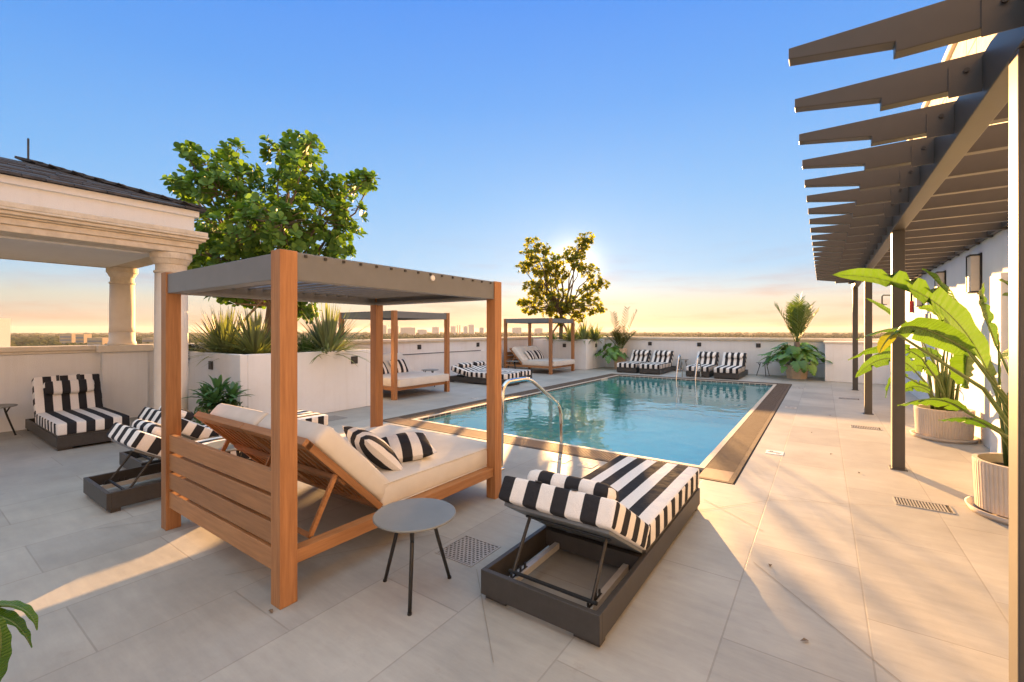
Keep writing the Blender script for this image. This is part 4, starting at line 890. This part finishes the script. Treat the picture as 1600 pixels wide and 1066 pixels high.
def heart_leaf(mb, base, d, up, L, W, splits=True, seed=0):
    d = d.normalized(); sd = d.cross(up).normalized(); n = sd.cross(d)
    pr = [(-.12, .38), (.05, .80), (.22, 1.0), (.30, .98), (.42, .93), (.50, .88), (.62, .74), (.70, .66), (.82, .42), (1, .03)]
    vs = [base + d * 0 + n * 0]; 
    ctr = [base + d * L * max(t, 0) - n * L * .28 * max(t, 0) ** 2 for t, _ in pr]
    edgeL = [base + d * L * t - n * L * .28 * max(t, 0) ** 2 - sd * W / 2 * k - n * W * .12 * k for t, k in pr]; edgeR = [base + d * L * t - n * L * .28 * max(t, 0) ** 2 + sd * W / 2 * k - n * W * .12 * k for t, k in pr]
    if splits:
        for i in (3, 5, 7):
            edgeL[i] = edgeL[i].lerp(ctr[i], .45); edgeR[i] = edgeR[i].lerp(ctr[i], .45)
    k = len(pr); vs = ctr + edgeL + edgeR; fs = []
    for i in range(k - 1): fs += [(i, i + 1, k + i + 1, k + i), (i + 1, i, 2 * k + i, 2 * k + i + 1)]
    mb.add(vs, fs)
def monstera(loc, n, rad, hgt, seed, label, size=.34, arc_=(0, 6.283)):
    rng = random.Random(seed); o = empty('monstera_plant', loc, 0, label, 'plant'); lv = MB(); st = MB()
    for i in range(n):
        a = arc_[0] + (arc_[1] - arc_[0]) * rng.random(); rr = rad * rng.uniform(.3, 1); z = hgt * (1.05 - .9 * (rr / rad) ** 2) * rng.uniform(.75, 1.1) + rng.uniform(-.12, .05); h = Vector((math.cos(a), math.sin(a), 0)); p = h * rr + Vector((0, 0, z))
        st.tube([Vector((0, 0, -.02)) + h * .05, h * rr * .5 + Vector((0, 0, max(z, .1) * .85)), p], [.008, .007, .005], 5)
        d = h * .8 + Vector((0, 0, rng.uniform(-1.1, .1))) + rvec(rng, .35); s_ = size * rng.uniform(.7, 1.15)
        heart_leaf(lv, p, d, Vector((0, 0, 1)) + h * .6 + rvec(rng, .3), s_, s_ * .92)
    st.build('stem', 'stemg', o, True); lv.build('leaves', 'lf_mon', o, True); return o
def frond(lv, st, base, d, L, nl, ll, rng, droop=.5, wl=.012):
    d = d.normalized(); h = Vector((d.x, d.y, 0)); pts = []
    for j in range(9): t = j / 8; pts.append(base + d * L * t + Vector((0, 0, -droop * L * t ** 2.2 * (h.length + .12))))
    st.tube(pts, [.012 * (1 - .8 * j / 8) for j in range(9)], 5)
    for i in range(nl):
        t = .22 + .78 * i / nl; j = min(int(t * 8), 7); p = pts[j].lerp(pts[j + 1], t * 8 - j); dd = (pts[j + 1] - pts[j]).normalized(); sd = dd.cross(Vector((0, 0, 1)) + rvec(rng, .05)).normalized(); u = sd.cross(dd)
        for sg in (-1, 1):
            q = (dd * .75 + sd * sg * .75 + u * .25 + rvec(rng, .12)).normalized(); l = ll * (1 - .55 * abs(t - .5) * 1.6) * rng.uniform(.85, 1.1)
            lv.strip([p, p + q * l * .5, p + q * l + Vector((0, 0, -.12 * l))], [wl * .5, wl, wl * .1], dd, .2)
def faceted_pot(loc, r0, r1, h, n, label, name='plant_pot'):
    o = empty(name, loc, R(20), label, 'pot', 'faceted sand coloured pots'); MB().lathe([(r0, 0), (r1, h), (r1 - .04, h), (r1 - .05, h - .06)], n, caps=False).build('pot', 'potsand', o, bevel=.01)
    MB().lathe([(0, h - .05), (r1 - .045, h - .055)], n, caps=False).build('soil', 'soil', o); return o
# potted palm at the far wall
pl = (-.72, 17.75, 0)
faceted_pot(pl, .30, .36, .46, 8, 'faceted sand coloured pot under the palm at the far wall', 'plant_pot')
o = empty('palm_tree', (pl[0], pl[1], .40), 0, 'young palm with upright yellow green fronds in the far pot', 'palm'); rng = random.Random(51)
MB().tube([(0, 0, 0), (.01, 0, .4), (.0, 0, .82)], [.11, .10, .08], 12).build('trunk', 'bark', o, True); lv, st = MB(), MB()
for i in range(17):
    a = i * 2.4; el = R(rng.uniform(61, 86)); d = Vector((math.cos(a) * math.cos(el), math.sin(a) * math.cos(el), math.sin(el)))
    frond(lv, st, Vector((0, 0, .72)), d, rng.uniform(1.3, 1.8), 28, .48, rng, .36, .012)
st.build('stem', 'stemg', o, True); lv.build('crown', 'lf_palm', o, True)
monstera((pl[0], pl[1], .42), 95, 1.0, .82, 52, 'broad monstera plant spilling round the base of the palm', .36)
# left far pot: airy dry palm + monstera
p2 = (-7.0, 17.95, 0)
o = empty('tall_planter_pot', p2, R(45), 'tall square sand coloured pot beside the leftmost far lounger', 'pot'); MB().lathe([(.26, 0), (.30, .86), (.25, .86), (.24, .8)], 4, caps=False).build('pot', 'potsand', o, bevel=.01); MB().lathe([(0, .8), (.245, .8)], 4, caps=False).build('soil', 'soil', o)
o = empty('bamboo_palm', (p2[0], p2[1], .8), 0, 'airy thin leaved palm with dry fronds in the far left pot', 'palm'); rng = random.Random(53); lv, st = MB(), MB()
for i in range(17):
    a = i * 2.4; el = R(rng.uniform(48, 84)); d = Vector((math.cos(a) * math.cos(el), math.sin(a) * math.cos(el), math.sin(el))); frond(lv, st, Vector((math.cos(a), math.sin(a), 0)) * .05, d, rng.uniform(.8, 2.25) * (1 if el > R(66) else .7), 12, .32, rng, .3, .015)
st.build('stem', 'stemg', o, True); lv.build('crown', 'lf_dry', o, True)
monstera((p2[0] - .35, p2[1] - .25, .55), 40, .62, .5, 54, 'monstera with big dark leaves leaning left of the far left pot', .36)
# front left pot with rosettes and trailing foliage
p3 = Vector((-7.66, 3.02, 0))
o = empty('planter_pot', p3, 0, 'tapered sand coloured pot on a saucer by the pavilion column', 'pot'); MB().lathe([(.18, .04), (.19, .06), (.235, .38), (.25, .42), (.21, .42), (.2, .38)], 36, caps=False).build('pot', 'potsand', o, True); MB().lathe([(.0, .0), (.24, .0), (.275, .05), (.25, .05), (.22, .02)], 36, caps=False).build('saucer', 'potsand', o, True); MB().lathe([(0, .375), (.2, .375)], 30, caps=False).build('soil', 'soil', o)
o = empty('rosette_plant', p3 + Vector((0, 0, .32)), 0, 'green rosette plant with broad pointed leaves on top of the column side pot', 'plant'); b = MB(); rng = random.Random(61)
for (cx_, cy_, cz, s_) in ((0, 0, .26, .36), (.2, .12, .2, .3), (-.1, -.12, .2, .28), (.18, -.12, .16, .26)):
    for i in range(22):
        a = i * 2.4 + cx_ * 9; el = R(78 - i * 3.2); h = Vector((math.cos(a), math.sin(a), 0)); d = h * math.cos(el) + Vector((0, 0, math.sin(el))); l = s_ * rng.uniform(.8, 1.15); l *= 1.2; c = Vector((cx_, cy_, cz + .03)); sd = d.cross(Vector((0, 0, 1)) + h * .02).normalized()
        b.strip([c + d * l * t + Vector((0, 0, -.25 * l * t ** 2.5)) for t in (0, .3, .6, .85, 1)], [.018, .036, .036, .02, .002], sd, .3)
b.build('leaves', 'lf_rosette', o, True)
rng = random.Random(62); b = MB()
for i in range(1500):
    a = rng.random() * 6.283; rr = rng.uniform(.1, .42); z = .1 - max(0, rr - .2) * 1.5 + rng.uniform(-.18, .05) * (1 if rr < .25 else 1.8); v = Vector((math.cos(a) * rr * 1.15, math.sin(a) * rr, z)); obov(b, v, rvec(rng) + Vector((0, 0, -.4)), Vector((0, 0, 1)), rng.uniform(.05, .08), .035)
tag(b.build('trailing_plant', 'lf_dark', smooth=True, loc=p3 + Vector((0, 0, .42))), 'small leaved dark trailing plant hanging over the column side pot', 'plant')

# ---- strelitzias
def paddle(lv, pts, W, side, notch=(), n=30, fold=.3):   # pts: 3 or 4 control points of the blade midrib
    pts = [Vector(p) for p in pts]
    def bez(t):
        q = list(pts)
        while len(q) > 1: q = [q[i].lerp(q[i + 1], t) for i in range(len(q) - 1)]
        return q[0]
    vs = []; fs = []; rg = random.Random(int(pts[0].x * 1e4) & 0xffff)
    notch = list(notch) + ([] if W < .12 else [(rg.uniform(.15, .9), rg.choice((1, -1))) for _ in range(3)])
    for i in range(n + 1):
        t = i / n; p = bez(t); d = (bez(min(t + .02, 1)) - bez(max(t - .02, 0))).normalized(); sd = (side - d * side.dot(d)).normalized(); up = sd.cross(d)
        k = max(.03, math.sin(math.pi * min(1, (t * .93 + .07)) ** .85) ** .62) * W / 2
        row = []
        for j in (-2, -1, 0, 1, 2):
            kk = k * abs(j) / 2; f_ = fold * kk * (1 if j else 0)
            if abs(j) == 2 and any(abs(t - q) < .5 / n and (s_ == (1 if j > 0 else -1)) for q, s_ in notch): kk *= .12
            rip = .04 * W * math.sin(t * 34 + j) * (abs(j) / 2)
            row.append(p + sd * kk * (1 if j > 0 else -1) + up * (f_ + rip))
        vs += row
    for i in range(n):
        for j in range(4): a = i * 5 + j; fs.append((a, a + 1, a + 6, a + 5))
    o_ = len(lv.v); lv.add(vs, fs)
    for i in range(n + 1):
        for j in range(5): lv.uv[o_ + i * 5 + j] = (i / n, j / 4)
def strelitzia(loc, leaves, label, extra=18, seed=0, hgt=1.0):
    rng = random.Random(seed); o = empty('strelitzia_plant', loc, 0, label, 'plant'); base = Vector(loc); lv, st, yl = MB(), MB(), MB()
    for k, (pts, W, side, notch, m) in enumerate(leaves):
        pts = [p - base for p in pts]; a = rng.random() * 6.28; root = Vector((math.cos(a) * .08, math.sin(a) * .08, 0)); q = pts[0]; mid = root.lerp(q, .5) + Vector((0, 0, .12 * q.length)) - (q - root) * .08
        pp = [root, root.lerp(mid, .55), mid, mid.lerp(q, .55), q]; st.tube(pp, [.024, .020, .016, .012, .009], 7)
        paddle(yl if m == 'y' else lv, pts, W, side, notch)
        n_ = 14; mr = []
        for i in range(n_ + 1):
            t = i / n_ * .97; qq = list(pts)
            while len(qq) > 1: qq = [qq[i2].lerp(qq[i2 + 1], t) for i2 in range(len(qq) - 1)]
            mr.append(qq[0] + Vector((0, 0, -.002)))
        st.tube(mr, [.009 * (1 - .8 * i / n_) for i in range(n_ + 1)], 5)
    for i in range(extra):
        a = rng.random() * 6.28; r_ = rng.uniform(.02, .13); t_ = Vector((math.cos(a), math.sin(a), 0)); L = hgt * rng.uniform(.5, 1.0); st.tube([t_ * r_, t_ * (r_ + .03) + Vector((0, 0, L * .4)), t_ * (r_ + .10 * L + .02) + Vector((0, 0, L))], [.026, .02, .007], 7)
    st.build('stem', 'stemg', o, True); lv.build('leaves', 'lf_bird', o, True)
    if yl.v: yl.build('yellow_leaf', 'lf_yel', o, True)
    return o
def ribbed_pot(loc, r, h, label):
    o = empty('ribbed_pot', loc, 0, label, 'pot', 'round ribbed planter pots'); b = MB(); n = 64; vs = []; 
    prof = [(r * .95, .05), (r * .95, .052), (r, h - .03), (r, h), (r * .9, h), (r * .88, h - .08)]
    nn = n * 4
    for i, (rr, z) in enumerate(prof):
        for j in range(nn):
            a = 2 * math.pi * j / nn; k = 1 - (.022 if (j % 4 == 0) else 0) * (1 if i in (1, 2) else 0); vs.append((rr * k * math.cos(a), rr * k * math.sin(a), z))
    fs = [(i * nn + j, i * nn + (j + 1) % nn, (i + 1) * nn + (j + 1) % nn, (i + 1) * nn + j) for i in range(len(prof) - 1) for j in range(nn)]
    b.add(vs, fs).build('pot', 'pot', o); MB().lathe([(0, 0), (r * 1.06, 0), (r * 1.14, .055), (r * 1.09, .055), (r * 1.02, .02), (0, .02)], 64, caps=False).build('saucer', 'pot', o, True)
    sb = MB(); ns = 26; sv = [(0, 0, h - .06)]
    for q in (.3, .6, .9):
        for j in range(ns): a = 2 * math.pi * j / ns; sv.append((r * q * .98 * math.cos(a), r * q * .98 * math.sin(a), h - .07 + .03 * noise.noise(Vector((q * 5, j * .9, 1)))))
    sf = [(0, 1 + j, 1 + (j + 1) % ns) for j in range(ns)] + [(1 + q * ns + j, 1 + (q + 1) * ns + j, 1 + (q + 1) * ns + (j + 1) % ns, 1 + q * ns + (j + 1) % ns) for q in range(2) for j in range(ns)]
    sb.add(sv, sf).build('soil', 'soil', o); return o
A1 = Vector((1.44, 5.63, 0)); B1 = Vector((1.47, 9.1, 0))
ribbed_pot(A1, .34, .47, 'round ribbed clay pot nearest the camera at the right edge'); ribbed_pot(B1, .33, .45, 'round ribbed clay pot farther along the building wall')
U = Vector((0, 0, 1)); VDn = VD.copy()
def S(*p): return [P(*q) for q in p]
IP = lambda r, u, d: (VR * r + U * u + VD * d)
la = [
    (S((1546, 590, 3.85), (1512, 500, 3.85), (1440, 425, 3.8), (1300, 430, 3.7)), .27, IP(.55, .75, .35), ((.55, 1), (.57, 1), (.68, 1), (.70, -1), (.72, -1)), 'g'),
    (S((1540, 560, 4.05), (1500, 480, 4.05), (1470, 440, 4.05), (1441, 420, 4.05)), .19, IP(.7, -.5, .3), (), 'g'),
    (S((1556, 540, 4.1), (1540, 490, 4.1), (1520, 470, 4.15), (1538, 442, 4.2)), .17, IP(.8, .3, .4), (), 'g'),
    (S((1520, 555, 3.75), (1460, 505, 3.65), (1400, 500, 3.6), (1338, 531, 3.55)), .13, IP(.1, .35, -.9), (), 'g'),
    (S((1512, 548, 3.65), (1455, 512, 3.6), (1408, 492, 3.55), (1390, 530, 3.5)), .21, IP(.2, .85, -.5), (), 'g'),
    (S((1399, 520, 3.5), (1388, 526, 3.5), (1378, 540, 3.5), (1374, 552, 3.5)), .085, IP(.9, .3, -.2), (), 'y'),
    (S((1503, 640, 3.55), (1475, 618, 3.5), (1440, 620, 3.47), (1402, 634, 3.45)), .15, IP(0, .5, -.85), (), 'g'),
    (S((1545, 667, 3.5), (1520, 650, 3.5), (1495, 650, 3.5), (1466, 657, 3.5)), .12, IP(0, .45, -.85), (), 'g'),
    (S((1512, 545, 4.2), (1510, 570, 4.2), (1506, 590, 4.2), (1512, 608, 4.2)), .26, IP(1, .1, .1), (), 'g'),
    (S((1562, 620, 3.7), (1561, 580, 3.7), (1560, 545, 3.7), (1559, 515, 3.7)), .055, IP(.8, 0, .6), (), 'g'),
    (S((1578, 620, 3.6), (1581, 580, 3.6), (1583, 540, 3.6), (1585, 505, 3.6)), .05, IP(.8, 0, .6), (), 'g'),
    (S((1610, 520, 3.4), (1600, 470, 3.4), (1580, 440, 3.4), (1560, 438, 3.4)), .10, IP(.2, .7, .7), (), 'g'),
    (S((1610, 540, 3.5), (1600, 480, 3.5), (1588, 455, 3.5), (1566, 462, 3.5)), .09, IP(.2, .7, .7), (), 'g'),
    (S((1575, 560, 4.2), (1600, 520, 4.2), (1640, 500, 4.2), (1680, 520, 4.2)), .28, VD, (), 'g')]
strelitzia(A1 + Vector((0, 0, .41)), la, 'large strelitzia with backlit paddle leaves in the nearest ribbed pot', 20, 71, 1.0)
lb = [
    (S((1440, 560, 6.3), (1410, 535, 6.2), (1370, 535, 6.1), (1325, 563, 6.0)), .17, IP(.1, .8, -.5), (), 'g'),
    (S((1430, 580, 6.2), (1400, 545, 6.1), (1360, 560, 6.0), (1337, 590, 5.9)), .19, IP(.5, .7, .3), (), 'g'),
    (S((1440, 530, 6.5), (1410, 500, 6.4), (1380, 480, 6.3), (1353, 466, 6.2)), .09, IP(.3, .8, .2), (), 'g'),
    (S((1418, 590, 6.1), (1404, 580, 6.1), (1390, 588, 6.1), (1384, 622, 6.1)), .16, IP(.8, .1, .5), (), 'g'),
    (S((1462, 588, 6.5), (1450, 570, 6.5), (1430, 565, 6.5), (1412, 580, 6.5)), .22, IP(.2, .9, .2), (), 'g'),
    (S((1452, 612, 6.3), (1440, 602, 6.3), (1425, 600, 6.3), (1408, 612, 6.3)), .18, IP(.2, .8, .4), (), 'g'),
    (S((1470, 560, 6.6), (1455, 548, 6.6), (1435, 548, 6.6), (1414, 562, 6.6)), .16, IP(.2, .8, .4), (), 'g'),
    (S((1482, 540, 6.7), (1478, 510, 6.7), (1468, 485, 6.7), (1450, 470, 6.7)), .24, IP(.8, .3, .3), (), 'g'),
    (S((1480, 520, 6.9), (1470, 490, 6.9), (1455, 478, 6.9), (1434, 482, 6.9)), .15, IP(.3, .8, .3), (), 'g'),
    (S((1496, 560, 6.5), (1520, 535, 6.5), (1545, 540, 6.5), (1560, 570, 6.5)), .22, IP(.2, .7, .6), (), 'g')]
strelitzia(B1 + Vector((0, 0, .39)), lb, 'strelitzia with arching leaves in the farther ribbed pot', 20, 72, 1.1)
# foreground plant at the left picture edge
C1 = Vector((-2.75, -.35, 0))
faceted_pot(C1, .22, .27, .36, 8, 'sand coloured pot just outside the left edge near the camera', 'plant_pot')
lc = [(S((-60, 960, 1.75), (0, 935, 1.7), (50, 940, 1.68), (58, 985, 1.66)), .05, -VD * .8 + U * .2, (), 'g'), (S((-60, 965, 1.72), (0, 955, 1.68), (28, 965, 1.66), (50, 1012, 1.64)), .06, VR * .5 - VD * .8, (), 'g'), (S((-40, 1120, 1.6), (-10, 1060, 1.58), (12, 1010, 1.57), (-6, 960, 1.56)), .07, VD, (), 'g'), (S((-120, 960, 1.8), (-180, 920, 1.8), (-240, 940, 1.8), (-260, 1000, 1.8)), .1, VD, (), 'g')]
strelitzia(C1 + Vector((0, 0, .32)), lc, 'curling green leaf plant cut by the left picture edge in the foreground', 3, 73, .25)

# ------------------------------------------------------------------ haze
hm = bpy.data.materials.new('haze'); hm.use_nodes = True; nt = hm.node_tree; nt.nodes.clear()
pv_ = N(nt, 'ShaderNodeVolumePrincipled', i_Density=3.4e-5, i_Anisotropy=.2); pv_.inputs['Color'].default_value = (.9, .88, .86, 1)
ho = N(nt, 'ShaderNodeOutputMaterial'); nt.links.new(pv_.outputs[0], ho.inputs['Volume'])
tag(MB().box(-12100, 12100, -12100, 12100, GZ - 1, 75).build('haze', hm), kind='stuff')
